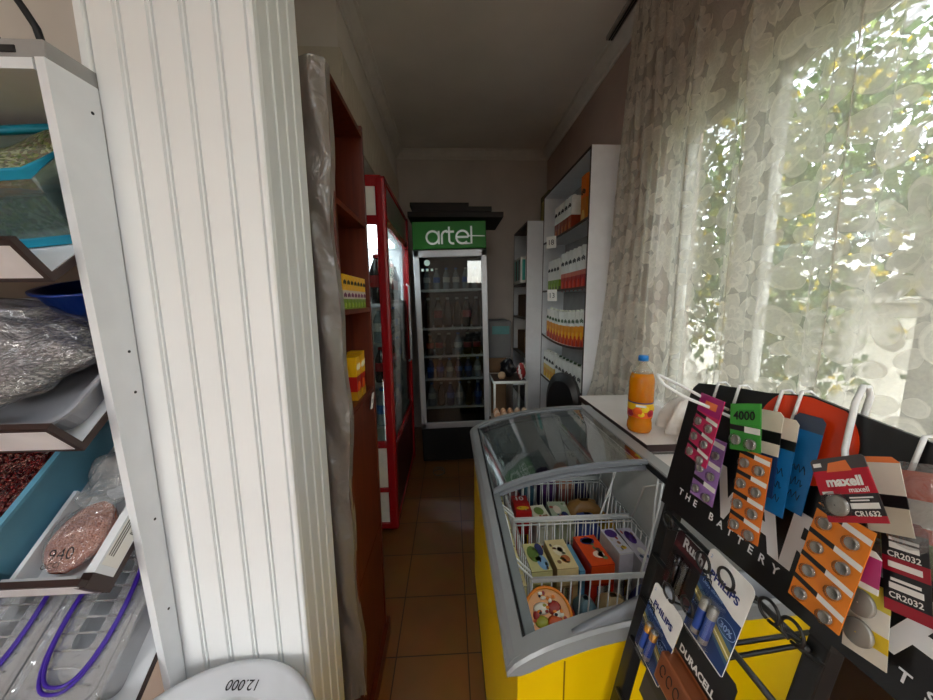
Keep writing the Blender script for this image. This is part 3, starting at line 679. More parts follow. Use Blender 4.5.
def crow(kinds, z, word, h, r, n=6):
    for i in range(n):
        liq, lab, cap, wd = kinds[i % len(kinds)]
        p = CB @ Vector((-.215 + .43 * i / (n - 1), -.19 + .012 * (i % 2), z))
        bottle('drink_bottle', '%s bottle on the %s shelf of the aisle-end cooler, %s' % (wd, word, pos[i] if n == 6 else pos[i + 1]), 'bottles in the drinks cooler', tuple(p), h, r, liq, lab, cap, seg=10)
K1 = (P_dark, L_red, C_white, 'dark red labelled'); K2 = (P_dark, None, C_white, 'dark'); K3 = (P_blue, L_blue, C_white, 'blue'); K4 = (P_clear, L_white, C_blue, 'pale')
crow([K4, (P_clear, L_blue, C_white, 'clear blue labelled'), K4], 1.602, 'top', .19, .03)
crow([K2, K1, K2], 1.264, 'second', .27, .037); crow([K1, K1, K2, K4], 1.014, 'third', .2, .035); crow([K3, K3, K4], .802, 'fourth', .18, .034); crow([K4, K2, K3], .537, 'fifth', .22, .036)
# dark boards stacked on the cooler
bd = MB(); bd.box(-.34, .46, 2.96, 3.5, 2.192, 2.235, bev=.004); tag(bd.build('board', mat('dark_board', (30, 22, 18), .7, var=.1)), 'wide dark board lying lowest on top of the tall drinks cooler', 'board', 'dark boards on the cooler')
bd = MB(); bd.box(-.30, .36, 2.95, 3.45, 2.236, 2.275, bev=.004); tag(bd.build('board', mat('dark_board', (30, 22, 18), .7)), 'dark board in the middle of the stack on top of the drinks cooler', 'board', 'dark boards on the cooler')
bd = MB(); bd.box(-.32, .17, 2.97, 3.40, 2.276, 2.31, bev=.004); tag(bd.build('board', mat('dark_board', (30, 22, 18), .7)), 'shortest dark board lying topmost on the drinks cooler', 'board', 'dark boards on the cooler')
cw = MB(); cw.tube([(-.12 + .05 * math.cos(a / 6.0), 2.80 + .06 * math.sin(a / 6.0), .006 + .0006 * a) for a in range(60)], .004, 6)
tag(cw.build('cable_coil', mat('grey_cable', (96, 92, 86), .6)), 'small coil of grey cable on the floor in front of the drinks cooler', 'cable')

# ------------------------------------------------------------------ white shelf unit with juice packs (right wall)
sx0, sx1, sy0, sy1, sz = 0.885, XR, 2.20, 3.27, 2.44
su = thing('shelf_unit', 'tall white open shelf unit full of juice packs at the end of the lace curtain', 'shelf unit', ((sx0 + sx1) / 2, (sy0 + sy1) / 2, 0))
def panel(name, root, x0, x1, y0, y1, z0, z1, edge='-x'):
    p = MB(); p.box(x0, x1, y0, y1, z0, z1, 0)
    if edge == '-x': p.box(x0 - .0015, x0, y0, y1, z0, z1, 1)
    return p.build(name, [M_white, M_browndk], root)
panel('side_panel', su, sx0, sx1, sy0, sy0 + .018, 0, sz); panel('side_panel', su, sx0, sx1, sy1 - .018, sy1, 0, sz)
panel('top_panel', su, sx0, sx1 - .002, sy0 + .018, sy1 - .018, sz - .018, sz); MB().box(sx1 - .006, sx1 - .002, sy0 + .018, sy1 - .018, .02, sz - .018).build('back_panel', mat('shaded_back_board', (150, 148, 146), .6), su)  # back board greyed: the unit's interior shade is put into its colour
MB().box(sx1 - .008, sx1 - .006, 2.62, 2.71, .02, sz - .018).build('back_gap', M_dark, su)
SH = {'top': 2.025, 'second': 1.59, 'third': 1.185, 'fourth': .785, 'bottom': .38}
for nm, z in SH.items():
    p = MB(); sag = {'third': .035, 'second': .004}.get(nm, .008); n = 16
    for (a, b_, mt) in ((sx0, sx1 - .006, 0), (sx0 - .0015, sx0, 1)):
        def fn(i): q = i / n; return sy0 + .018 + (sy1 - sy0 - .036) * q, z - sag * 4 * q * (1 - q)
        for i in range(n):
            (ya, za), (yb, zb) = fn(i), fn(i + 1)
            p.add([(a, ya, za), (b_, ya, za), (b_, yb, zb), (a, yb, zb), (a, ya, za - .018), (b_, ya, za - .018), (b_, yb, zb - .018), (a, yb, zb - .018)], [(0, 1, 2, 3), (7, 6, 5, 4), (0, 3, 7, 4), (1, 5, 6, 2)], mt)
    p.build('shelf', [M_white, M_browndk], su)
def shelfz(nm, yv):
    sag = {'third': .035, 'second': .004}.get(nm, .008); q = (yv - sy0) / (sy1 - sy0); return SH[nm] - sag * 4 * q * (1 - q) + .0015
ORD = ['first', 'second', 'third', 'fourth', 'fifth', 'sixth', 'seventh', 'eighth', 'ninth', 'tenth', 'eleventh', 'twelfth']
def packs(nm, ys, w, d, h, bands, cap, word, glyph, group, kinds=None):
    base = None
    for i, yv in enumerate(ys):
        lab = '%s, %s from the window on the %s white shelf' % (word, ORD[i], nm)
        if base is None: base = carton('juice_carton', lab, 'juice carton', group, (sx0 + .012 + d / 2, yv, shelfz(nm, yv)), w, d, h, bands, cap, '-x', glyph)
        else: dup(base, (sx0 + .012 + d / 2, yv, shelfz(nm, yv)), lab)
packs('top', [2.60 + .082 * i for i in range(5)], .072, .07, .235, [(.42, (150, 54, 24)), (.58, W_)], W_, 'white and brown juice carton', [(.62, .2, 3, BK), (.1, .3, 0, (190, 96, 30))], 'white brown cartons on the top shelf')
packs('top', [2.34], .085, .07, .29, [(.5, (200, 120, 30)), (.5, O_)], (200, 130, 20), 'tall orange juice carton standing alone', [(.55, .16, 3, BK), (.08, .34, 0, (236, 200, 120))], 'tall orange carton')
packs('second', [2.84 + .082 * i for i in range(4)], .072, .07, .25, [(.1, (90, 100, 60)), (.22, (120, 160, 40)), (.68, W_)], W_, 'white and green juice carton', [(.58, .16, 3, BK), (.1, .26, 0, (132, 172, 40))], 'white green cartons on the second shelf')
packs('second', [2.30 + .084 * i for i in range(6)], .074, .07, .27, [(.3, (168, 30, 30)), (.12, (206, 120, 100)), (.58, W_)], W_, 'white and red juice carton', [(.62, .14, 3, BK), (.06, .34, 0, (204, 60, 30))], 'white red cartons on the second shelf')
packs('third', [2.29 + .081 * i for i in range(11)], .07, .065, .25, [(.3, (206, 70, 20)), (.28, (238, 150, 30)), (.42, W_)], (226, 226, 210), 'white and orange juice carton', [(.66, .1, 3, (60, 90, 50)), (.05, .24, 0, RD), (.3, .22, 0, (250, 190, 40))], 'white orange cartons on the third shelf')
packs('fourth', [2.30 + .084 * i for i in range(7)], .074, .065, .24, [(.3, (60, 20, 22)), (.12, (190, 190, 180)), (.58, W_)], (60, 80, 50), 'white juice carton with dark base', [(.55, .18, 3, BK), (.04, .22, 0, (90, 24, 30))], 'white dark cartons on the fourth shelf')
packs('fourth', [2.92 + .084 * i for i in range(4)], .074, .065, .24, [(.34, (224, 160, 20)), (.16, (226, 190, 90)), (.5, W_)], W_, 'white and yellow juice carton', [(.62, .14, 3, BK), (.05, .3, 0, (240, 196, 30))], 'white yellow cartons on the fourth shelf')
for yv, zz, wd in ((2.86, 2.003, 'top'), (2.80, 1.566, 'second')):
    t = MB(); t.M = frame((sx0 - .0025, yv, zz), (.7, -.7, 0), (-.03, .03, 1)) @ Matrix.Translation((-.045, 0, 0)); t.box(-.045, .044, -.075, .02, 0, .001); t.text('18' if wd == 'top' else '13', frame((0, -.028, .001), (1, 0, 0), (0, 1, 0)), size=.06, mt=1)
    tag(t.build('price_tag', [M_paper, M_ink]), 'white paper price tag hanging from the %s shelf of the white juice unit' % wd, 'price tag')

# second unit behind it
u0, u1, uy0, uy1, uz = 0.735, XR, 3.285, YB - .01, 2.235
s2 = thing('corner_shelf_unit', 'lower white sided shelf unit with dark shelves in the far right corner', 'shelf unit', ((u0 + u1) / 2, (uy0 + uy1) / 2, 0))
panel('side_panel', s2, u0, u1, uy0, uy0 + .018, 0, uz); panel('side_panel', s2, u0, u1, uy1 - .018, uy1, 0, uz)
M_dkw = wood('dark_shelf_wood', (44, 28, 22), (66, 42, 32))
MB().box(u0, u1 - .002, uy0 + .018, uy1 - .018, uz - .02, uz).build('top_panel', M_dkw, s2)
MB().box(u1 - .008, u1 - .002, uy0 + .018, uy1 - .018, .02, uz - .02).build('back_panel', M_dkw, s2)
for z in (1.67, 1.33, .95, .5): MB().box(u0, u1 - .008, uy0 + .018, uy1 - .018, z - .02, z).build('shelf', M_dkw, s2)
t = thing('striped_package', 'white package with teal and black stripes on the upper shelf of the corner unit', 'package', (.82, 3.62, 1.67))
p = MB(); p.box(.70, .88, 3.42, 3.76, 1.671, 1.93, 0, .015); 
for i in range(4): p.box(.6985, .7005, 3.45 + .07 * i, 3.49 + .07 * i, 1.70, 1.90, 1 if i % 2 else 2)
for i in range(2): p.box(.72 + .06 * i, .75 + .06 * i, 3.4185, 3.4205, 1.70, 1.90, 1)
p.build('wrapped_box', [M_paper, mat('teal', (70, 190, 180), .4), M_ink], t)
p = MB(); p.box(.76, .95, 3.42, 3.80, 1.331, 1.56, bev=.004); tag(p.build('brown_carton', mat('cardboard_dark', (96, 66, 40), .7)), 'brown cardboard box on the middle shelf of the corner unit', 'box')
p = MB(); p.box(.77, .98, 3.5, 3.85, .951, 1.17, bev=.004); tag(p.build('brown_carton', mat('cardboard', (120, 90, 60), .7)), 'brown cardboard box on the low shelf of the corner unit', 'box')
p = MB(); p.box(.95, 1.08, 3.36, 3.64, uz + .001, uz + .30, 0, .006); p.box(.948, .951, 3.40, 3.60, uz + .05, uz + .24, 1)
tag(p.build('carton_box', [mat('olive_box', (110, 104, 60), .7), mat('pale_yellow', (190, 180, 110), .7)]), 'olive and pale yellow box on top of the corner unit near the ceiling', 'box')
# little table with things on it, between cooler and corner unit
t = thing('side_table', 'small table with white metal frame between the cooler and the white units', 'table', (.52, 3.02, 0))
MB().box(.37, .66, 2.86, 3.2, .79, .805, bev=.003).build('tabletop', M_dkw, t)
f_ = MB(); f_.box(.365, .665, 2.85, 2.868, .785, .808, bev=.003); f_.box(.365, .665, 3.192, 3.21, .785, .808, bev=.003); f_.box(.362, .37, 2.86, 3.2, .785, .808); f_.box(.66, .668, 2.86, 3.2, .785, .808); f_.build('rim', M_wire, t)
for x in (.365, .648):
    for yv in (2.85, 3.192): MB().box(x, x + .018, yv, yv + .018, 0, .79, bev=.003).build('leg', M_wire, t)
sh_ = MB(); sh_.box(.38, .65, 2.87, 3.19, .36, .372); sh_.build('lower_shelf', M_dkw, t)
bb = MB(); bb.v = []
def blk2(u, v):
    a = u * 2 * PI; r = .085 * (math.sin(PI * min(.999, max(.02, v))) ** .5) * (1 + .2 * math.sin(a * 4 + v * 6) + .12 * math.sin(a * 7 + 2 - v * 9)); return (.525 + r * .75 * math.cos(a), 3.05 + r * math.sin(a), .8085 + .15 * v + .02 * v * math.sin(a * 3))
bb.grid(blk2, 22, 12); tag(bb.build('plastic_bag', mat('black_bag', (22, 22, 26), .3)), 'crumpled black bag on the small white framed table', 'bag')
bb = MB(); bb.ball((.445, 2.92, .845), .035, .035, .035); tag(bb.build('onion', mat('onion_skin', (170, 140, 110), .5, var=.1)), 'pale round onion on the small table left of the black bag', 'vegetable')
p = MB(); p.box(.38, .56, 3.35, 3.72, .001, .93, bev=.01); tag(p.build('brown_carton', mat('cardboard', (120, 90, 60), .7)), 'tall brown cardboard box standing behind the small table', 'box')
p = MB(); p.box(.375, .60, 3.33, 3.76, .932, 1.30, 0, .012); p.box(.41, .58, 3.326, 3.331, 1.17, 1.25, 1); tag(p.build('storage_box', [mat('grey_box', (98, 100, 102), .5), mat('teal_dull', (70, 130, 130), .5)]), 'grey box with a teal band standing on the tall cardboard box', 'box')
bb = MB()
def rwb(u, v):
    a = u * 2 * PI; r = .05 * (math.sin(PI * min(.999, max(.02, v * .9))) ** .5) * (1 + .14 * math.sin(a * 3 + v * 9)); return (.617 + .75 * r * math.cos(a), 2.905 + .7 * r * math.sin(a), .8085 + .15 * v)
bb.grid(rwb, 20, 14, mfn=lambda u, v: 1 if (int(u * 9 + v * 2) % 3 == 0) else 0); tag(bb.build('shopping_bag', [mat('red_bag', (150, 34, 32), .5), M_paper]), 'red and white plastic bag at the right end of the small white framed table', 'bag')
def stool(label, x, y, h, w, m):
    t = thing('stool', label, 'stool', (x, y, 0)); MB().box(x - w / 2, x + w / 2, y - w / 2, y + w / 2, h - .025, h, bev=.004).build('seat', m, t)
    for a in (-1, 1):
        for c in (-1, 1): MB().box(x + a * (w / 2 - .02) - .012, x + a * (w / 2 - .02) + .012, y + c * (w / 2 - .02) - .012, y + c * (w / 2 - .02) + .012, 0, h - .025).build('leg', m, t)
    return t
stool('dark wooden stool behind the freezer carrying the egg tray', .43, 2.30, .640, .30, M_dkw)
# eggs
tr = MB()
def eggtray(u, v):
    return (.30 + .26 * u, 2.17 + .26 * v, .647 + .012 * math.sin(u * 5 * PI) ** 2 + .012 * math.sin(v * 5 * PI) ** 2)
tr.grid(eggtray, 50, 50); tr.box(.29, .57, 2.16, 2.165, .643, .665); tr.box(.29, .57, 2.435, 2.44, .643, .665); tr.box(.29, .294, 2.165, 2.435, .643, .665); tr.box(.566, .57, 2.165, 2.435, .643, .665); tr.box(.29, .57, 2.16, 2.44, .641, .643)
tag(tr.build('egg_tray', mat('pulp', (150, 136, 120), .95)), 'grey pulp egg tray on the stool behind the freezer', 'egg tray')
eggm = [mat('egg_tan', (206, 156, 120), .5, var=.05), mat('egg_pale', (226, 196, 168), .5, var=.05)]
e0 = None
RW = ['front', 'second', 'third', 'fourth', 'back']; CWD = ['leftmost', 'second from left', 'middle', 'second from right', 'rightmost']
for j in range(5):
    for i in range(5):
        loc = (.326 + .052 * i, 2.196 + .052 * j, .6605); lab = 'brown egg, %s in the %s row of the tray behind the freezer' % (CWD[i], RW[j])
        if e0 is None:
            e = MB(); e.lathe([(.0005, 0), (.011, .002), (.019, .011), (.022, .022), (.0205, .035), (.014, .048), (.007, .0545), (.0005, .056)], loc, 14, cap=False)
            e0 = tag(e.build('egg', eggm[0]), lab, 'egg', 'brown eggs in the tray'); e1 = None
        else:
            q = e0.copy(); COL.objects.link(q); q.location = loc; q['label'] = lab
            if (i * 7 + j * 3) % 4 == 1 or i == 4: 
                if e1 is None: e1 = e0.data.copy(); e1.materials.clear(); e1.materials.append(eggm[1])
                q.data = e1
# black padded folding stool leaning beside the white unit
ch = thing('folding_stool', 'folded stool with black oval padded seat leaning beside the white juice unit', 'stool', (.70, 1.88, 0))
bk = MB(); pts = []
for i in range(28):
    a = 2 * PI * i / 28; pts.append((.12 * math.copysign(abs(math.cos(a)) ** .8, math.cos(a)), .87 + .21 * math.copysign(abs(math.sin(a)) ** .85, math.sin(a))))
M0 = Matrix.Translation((.655, 1.91, 0)) @ Matrix.Rotation(math.radians(-58), 4, 'Z')
bk.M = M0
for (k0, y0_, k1, y1_) in ((.0, -.035, .8, -.03), (.8, -.03, 1, -.012), (1, -.012, 1, .012), (1, .012, .8, .03), (.8, .03, 0, .035)):
    n = len(pts)
    vs = [(x * k0, y0_, .85 + (z - .85) * k0) for x, z in pts] + [(x * k1, y1_, .85 + (z - .85) * k1) for x, z in pts]
    bk.add(vs, [(i, (i + 1) % n, n + (i + 1) % n, n + i) for i in range(n)], None, True)
bk.build('seat', mat('black_vinyl', (18, 18, 20), .4), ch)
for a in (-.09, .09):
    for q in (.02, .05):
        l_ = MB(); l_.M = M0; l_.tube([(a * (1.2 if q > .03 else 1), q, 0), (a * .8, .03, .7)], .010); l_.build('leg', M_black, ch)
# cola-like orange drink bottle on the counter
bx, by, bz = 0.745, 1.265, 0.979
t = thing('soda_bottle', 'tall plastic bottle of orange soda with blue cap on the white window counter', 'bottle', (bx, by, bz))
H = .305; r = .0455
prof = [(r * .55, 0), (r * .9, .005), (r, .018), (r * .97, .040), (r * .90, .052), (r * .97, .064), (r * .985, .07), (r * .985, .124), (r, .13), (r, .20), (r * .96, .218), (r * .82, .238)]
b = MB(); b.lathe(prof, (bx, by, bz), 28)
om = mat('orange_soda', (252, 150, 8), .12, var=.0); bs = om.node_tree.nodes['Principled BSDF']; bs.inputs['Transmission Weight'].default_value = .45; bs.inputs['Subsurface Weight'].default_value = .4; bs.inputs['Subsurface Radius'].default_value = (.04, .02, .004)
b.build('orange_drink', om, t)
n_ = MB(); n_.lathe([(r * .825, .238), (r * .62, .256), (r * .40, .268), (r * .33, .274), (r * .33, .281), (r * .42, .283), (r * .42, .286)], (bx, by, bz), 24); n_.build('neck', clear('bottle_neck', (244, 238, 226), .12, .1, milk=.25, milkcol=(230, 222, 206)), t)
c = MB()
cp = []
c.lathe([(r * .40, .284), (r * .40, .302), (r * .36, .305)], (bx, by, bz), 24); c.build('cap', mat('bright_blue_cap', (20, 130, 214), .35, var=0), t)
l = MB(); l.lathe([(r * 1.0, .066), (r * 1.005, .096), (r * 1.005, .122), (r * 1.0, .127)], (bx, by, bz), 40, mts=[0, 1, 2], cap=False)
for a, zz, q, mt_ in ((.2, .106, .017, 3), (-1.2, .104, .016, 3), (-2.3, .11, .018, 0), (-1.7, .12, .014, 4), (-2.9, .10, .015, 3), (-.5, .118, .013, 4), (-2.0, .10, .012, 4)):
    l.M = frame((bx + r * 1.0 * math.cos(a), by + r * 1.0 * math.sin(a), bz + zz - .019), (-math.sin(a), math.cos(a), 0), (0, 0, 1)); l.ball((0, 0, 0), q, q * .9, .003, 12, 6, mt_); l.M = Matrix.Identity(4)
l.M = frame((bx + r * 1.02 * math.cos(-2.05), by + r * 1.02 * math.sin(-2.05), bz + .114), (-math.sin(-2.05), math.cos(-2.05), 0), (0, 0, 1)); l.box(-.018, .018, -.004, .004, -.002, .0006, 5); l.M = Matrix.Identity(4)
l.build('printed_label', [mat('label_orange', (226, 90, 10), .3), mat('label_yellow', (240, 190, 20), .3), mat('label_navy', (26, 40, 120), .3), mat('label_crimson', (170, 20, 50), .3), mat('label_gold', (250, 214, 40), .3), M_white], t)

# ------------------------------------------------------------------ chest freezer
FP = [(.088, .852), (.10, .868), (.122, .884), (.165, .905), (.24, .930), (.34, .951), (.46, .966), (.59, .973), (.692, .971)]
def fz(x):
    for (a, za), (b_, zb) in zip(FP, FP[1:]):
        if x <= b_: return za + (zb - za) * max(0, (x - a)) / (b_ - a)
    return FP[-1][1]
Y0, Y1 = .50, 1.62
fr = thing('chest_freezer', 'yellow chest freezer with grey rim and arched sliding glass top beside the window counter', 'freezer', (.39, 1.06, 0))
body = MB()
xs = [.108 + (.686 - .108) * i / 14 for i in range(15)]
body.prism([(.108, .07)] + [(.686, .07)] + [(x, fz(x) - .030) for x in reversed(xs)], Y0 + .006, Y0 + .02, 'y')
body.prism([(.108, .07)] + [(.686, .07)] + [(x, fz(x) - .030) for x in reversed(xs)], Y1 - .02, Y1 - .006, 'y')
body.box(.108, .118, Y0 + .02, Y1 - .02, .07, .845); body.box(.676, .686, Y0 + .02, Y1 - .02, .07, .935)
bo = body.build('body_panels', M_yellow, fr)
sm = MB(); sm.box(.19, .1925, Y0 + .0045, Y0 + .0065, .09, .87); sm.build('panel_seam', mat('seam_brown', (120, 84, 0), .5), fr)
bs_ = MB(); bs_.box(.11, .67, Y0 + .03, Y1 - .03, .0, .07); bs_.build('base', M_dark, fr)
ln = MB(); IX0, IX1, IY0, IY1, IZ = .128, .632, Y0 + .044, Y1 - .045, .40
ln.box(IX0 - .006, IX0, IY0, IY1, IZ, .872); ln.box(IX1, IX1 + .006, IY0, IY1, IZ, .955)
ln.prism([(IX0, IZ)] + [(IX1, IZ)] + [(x, fz(x) - .02) for x in (.63, .5, .4, .3, .22, .16, .128)], IY0 - .006, IY0, 'y')
ln.prism([(IX0, IZ)] + [(IX1, IZ)] + [(x, fz(x) - .02) for x in (.63, .5, .4, .3, .22, .16, .128)], IY1, IY1 + .006, 'y')
ln.box(IX0, IX1, IY0, IY1, IZ - .01, IZ); ln.build('inner_liner', M_liner, fr)
M_rim = mat('grey_rim_plastic', (134, 136, 136), .3, var=.03)
rm = MB()
rm.prism([(.088, .850), (.089, .856), (.094, .866), (.104, .876), (.122, .886), (.124, .884), (.124, .84), (.100, .84), (.090, .846)], Y0 + .012, Y1, 'y')
rm.prism([(.634, .945), (.634, .972), (.640, .976), (.685, .975), (.692, .968), (.692, .935), (.634, .935)], Y0 + .012, Y1, 'y')
def cap_(ya, yb, dz=0.034):
    xs2 = [.088, .092, .10, .112] + [.13 + .55 * i / 22 for i in range(23)] + [.69]
    vs = []; n = len(xs2)
    for x in xs2:
        zt = fz(x) + .003; zb = max(.848, zt - dz)
        rd = .004
        vs += [(x, ya + rd, zt), (x, ya, zt - .006), (x, ya, zb + .004), (x, ya + rd, zb), (x, yb, zb), (x, yb, zt)]
    fs = []
    for i in range(n - 1):
        for k in range(6): fs.append((i * 6 + k, i * 6 + (k + 1) % 6, (i + 1) * 6 + (k + 1) % 6, (i + 1) * 6 + k))
    fs += [tuple(range(6)), tuple((n - 1) * 6 + k for k in range(5, -1, -1))]
    rm.add(vs, fs, None, False)
cap_(Y0, Y0 + .038, .037); cap_(Y1 - .045, Y1, .04)
rm.build('rim', M_rim, fr)
hb = MB(); n = 26; vs = []
for i in range(n + 1):
    x = .205 + .42 * i / n; q = i / n; lift = .040 * math.sin(PI * min(1, q * 1.6) / 2) ** 1.2 * (1 if q < .8 else math.cos((q - .8) / .2 * PI / 2) ** .5 if q < 1 else 0)
    z0 = fz(x) - .004; zt = fz(x) + .0035 + lift
    vs += [(x, Y0 + .004, z0), (x, Y0 + .008 + lift * .3, zt), (x, Y0 + .016 + lift * .3, zt + .001), (x, Y0 + .022, z0)]
fs = [(i * 4 + k, i * 4 + (k + 1) % 4, (i + 1) * 4 + (k + 1) % 4, (i + 1) * 4 + k) for i in range(n) for k in range(4)] + [(0, 1, 2, 3), (n * 4 + 3, n * 4 + 2, n * 4 + 1, n * 4)]
hb.add(vs, fs, None, True); hb.build('arched_handle', mat('grey_handle', (112, 116, 122), .35, var=.02), fr)
gk = MB(); gk.box(.1245, .1285, Y0 + .038, Y1 - .045, .868, .8865); gk.box(.629, .634, Y0 + .038, Y1 - .045, .955, .9745); gk.build('gasket', M_dark, fr)
r2 = MB(); r2.box(.129, .150, Y0 + .034, Y1 - .05, .862, .8845, bev=.002); r2.build('inner_rail', mat('inner_rail', (118, 124, 126), .4), fr)
def lid(ya, yb, dz, name):
    g = MB(); g.grid(lambda u, v: (.132 + .495 * u, ya + (yb - ya) * v, fz(.132 + .495 * u) + dz), 24, 2); go = g.build(name, M_lidglass, fr)
    for yy, w_ in ((ya, .013), (yb - .016, .016)):
        f_ = MB(); vs = []; n = 24
        for i in range(n + 1):
            x = .130 + .50 * i / n; z = fz(x) + dz
            vs += [(x, yy, z - .007), (x, yy, z + .004), (x, yy + w_ * .5, z + .009), (x, yy + w_, z + .005), (x, yy + w_, z - .006)]
        fs = [(i * 5 + k, i * 5 + (k + 1) % 5, (i + 1) * 5 + (k + 1) % 5, (i + 1) * 5 + k) for i in range(n) for k in range(5)] + [tuple(range(5)), tuple(n * 5 + k for k in (4, 3, 2, 1, 0))]
        f_.add(vs, fs, None, False); f_.build('lid_frame', M_grey, go)
lid(1.005, 1.572, .006, 'sliding_lid'); lid(1.012, 1.56, -.018, 'sliding_lid')

def basket(y0, y1, label):
    t = thing('wire_basket', label, 'basket', (.40, (y0 + y1) / 2, .55), 'wire baskets in the freezer')
    x0, x1, zt, zb = .205, .60, .772, .56; W = .0027
    w = MB()
    w.tube([(x0, y0, zt), (x1, y0, zt), (x1, y1, zt), (x0, y1, zt)], .003, 6, True)
    w.tube([(x0, y0, zt - .012), (x1, y0, zt - .012), (x1, y1, zt - .012), (x0, y1, zt - .012)], .0026, 6, True)
    w.box(x0, x1, y0 - .0015, y0 + .0015, zt - .012, zt); w.build('rim_wire', M_wire, t)
    g = MB(); n = 15
    for i in range(n + 1):
        x = x0 + (x1 - x0) * i / n; g.tube([(x, y0, zt - .006), (x, y0 + .012, zb), (x, y1 - .012, zb), (x, y1, zt - .006)], W * .75, 5)
    for i in range(1, 8):
        yv = y0 + (y1 - y0) * i / 8; g.tube([(x0, yv, zt - .006), (x0 + .008, yv, zb), (x1 - .008, yv, zb), (x1, yv, zt - .006)], W * .75, 5)
    g.build('wire_mesh', M_wire, t)
    for q in (.0, .022):
        h = MB(); h.tube([(x1 - .10 + q, y0, zt), (x1 + .008, (y0 + y1) / 2 - .01 + q, .90), (x1 + .018, (y0 + y1) / 2 + q, .945), (x1 + .026, (y0 + y1) / 2 + .01 + q, .955)], .0031, 6); h.build('hanger', M_wire, t)
        h = MB(); h.tube([(x0, y0 + q, zt), (.166, y0 + .02 + q, .80), (.155, (y0 + y1) / 2 + q, .862), (.145, (y0 + y1) / 2 + q, .872)], .0031, 6); h.build('hanger', M_wire, t)
    h = MB(); h.tube([(x1 + .026, (y0 + y1) / 2 + .01, .953), (x1 + .016, y1 - .03, .90), (x1, y1, zt)], .0031, 6); h.build('hanger', M_wire, t)
    return t
basket(.795, 1.025, 'nearest white wire basket hanging in the open half of the freezer')
basket(1.045, 1.275, 'middle white wire basket in the freezer just under the divider bar')
basket(1.295, 1.525, 'far white wire basket under the closed glass of the freezer')

M_frost = mat('frost_white', (222, 226, 230), .6, var=.06, vscale=40)
def pm(c): return mat('print_%d_%d_%d' % c, c, .4, var=.05, vscale=50)
def pack(label, x0, x1, y0, y1, z0, z1, top, side, spots=(), rz=0.0, cat='box', name='ice_cream_box', soft=False, tilt=0.0, word=None):
    """a carton (or soft pouch) with printed shapes on its lid and front"""
    b = MB(); cx, cy = (x0 + x1) / 2, (y0 + y1) / 2
    b.M = Matrix.Translation((cx, cy, z0)) @ Matrix.Rotation(rz, 4, 'Z') @ Matrix.Rotation(tilt, 4, 'X')
    w, d, h = x1 - x0, y1 - y0, z1 - z0
    ms = [pm(top), pm(side)]
    if soft:
        def f(u, v):
            a = 2 * PI * u; e = abs(math.sin(PI * min(.995, max(.005, v)))) ** .35
            k = 1 + .07 * math.sin(a * 3 + v * 11 + x0 * 90) + .05 * math.sin(a * 7 + v * 5)
            cs, sn = math.cos(a), math.sin(a)
            return (w / 2 * math.copysign(abs(cs) ** .55, cs) * e * k, d / 2 * math.copysign(abs(sn) ** .55, sn) * e * k, h * v)
        b.grid(f, 26, 10, 0, mfn=lambda u, v: 0 if v > .55 else 1)
    else:
        b.box(-w / 2, w / 2, -d / 2, d / 2, 0, h, 1); b.box(-w / 2, w / 2, -d / 2, d / 2, h, h + .0008, 0)
        b.box(-w / 2, w / 2, -d / 2 - .0006, -d / 2, h * .55, h * .98, 0)
    rn = random.Random(int(x0 * 1e4) + int(y0 * 1e3))
    if not soft and w > .03: spots = list(spots) + [(rn.uniform(-.38, .38), rn.uniform(-.42, .42), rn.uniform(.05, .12), rn.uniform(.02, .07), rn.choice([(200, 196, 180), (90, 70, 60), (150, 110, 80), (60, 80, 110), (176, 60, 40), (110, 130, 80)])) for _ in range(7)]
    for (px, py, sx, sy, c) in spots:
        ms.append(pm(c)); k = len(ms) - 1
        if soft: continue
        b.add([(px * w + sx * w * math.cos(2 * PI * i / 12), py * d + sy * d * math.sin(2 * PI * i / 12), h + .0016) for i in range(12)], [tuple(range(12))], k)
        b.box(px * w - sx * w * .7, px * w + sx * w * .7, -d / 2 - .0012, -d / 2 - .0004, h * .2, h * .5, k)
    if word:
        ms.append(M_paper); b.text(word, Matrix.Translation((0, d * .3, h + .002)), width=w * .5, mt=len(ms) - 1, bold=.03)
    b.M = Matrix.Identity(4)
    return tag(b.build(name, ms), label, cat, 'frozen packs in the freezer')
CR = (226, 206, 150); NV = (40, 48, 100); OR = (222, 76, 22); WH = (230, 230, 224); GN = (106, 130, 60); LB = (130, 170, 206); PU = (72, 40, 120); RD2 = (176, 24, 24); YL = (222, 176, 40); BR = (120, 78, 44)
z0 = .566
pack('green and cream ice cream box at the left of the nearest basket', .222, .284, .88, .995, .60, .715, (206, 200, 140), (150, 140, 80), [(-.1, .1, .3, .3, GN), (.28, .25, .2, .24, NV), (.2, -.22, .26, .26, LB)], .06)
pack('cream coloured ice cream box in the middle of the nearest basket', .296, .360, .875, .995, .60, .725, CR, (190, 160, 110), [(0, .1, .3, .2, (240, 228, 190)), (.05, .12, .14, .1, BR), (.1, -.2, .22, .14, (200, 120, 70))], .05)
pack('pale blue box squeezed between the cream and the orange boxes', .366, .382, .88, .99, .60, .71, (110, 170, 200), (90, 150, 190), [], .05)
pack('bright orange ice cream box in the nearest basket', .392, .464, .87, .995, .60, .735, OR, (190, 40, 20), [(0, .3, .32, .13, NV), (0, .3, .26, .08, WH), (.1, -.18, .24, .12, (240, 210, 190)), (.16, -.2, .12, .07, RD2)], .08)
pack('white and purple frosty packet standing at the back right of the nearest basket', .49, .535, .90, 1.01, z0, .745, (206, 204, 214), WH, [(0, .28, .42, .18, PU), (.1, -.3, .2, .07, YL)], .1)
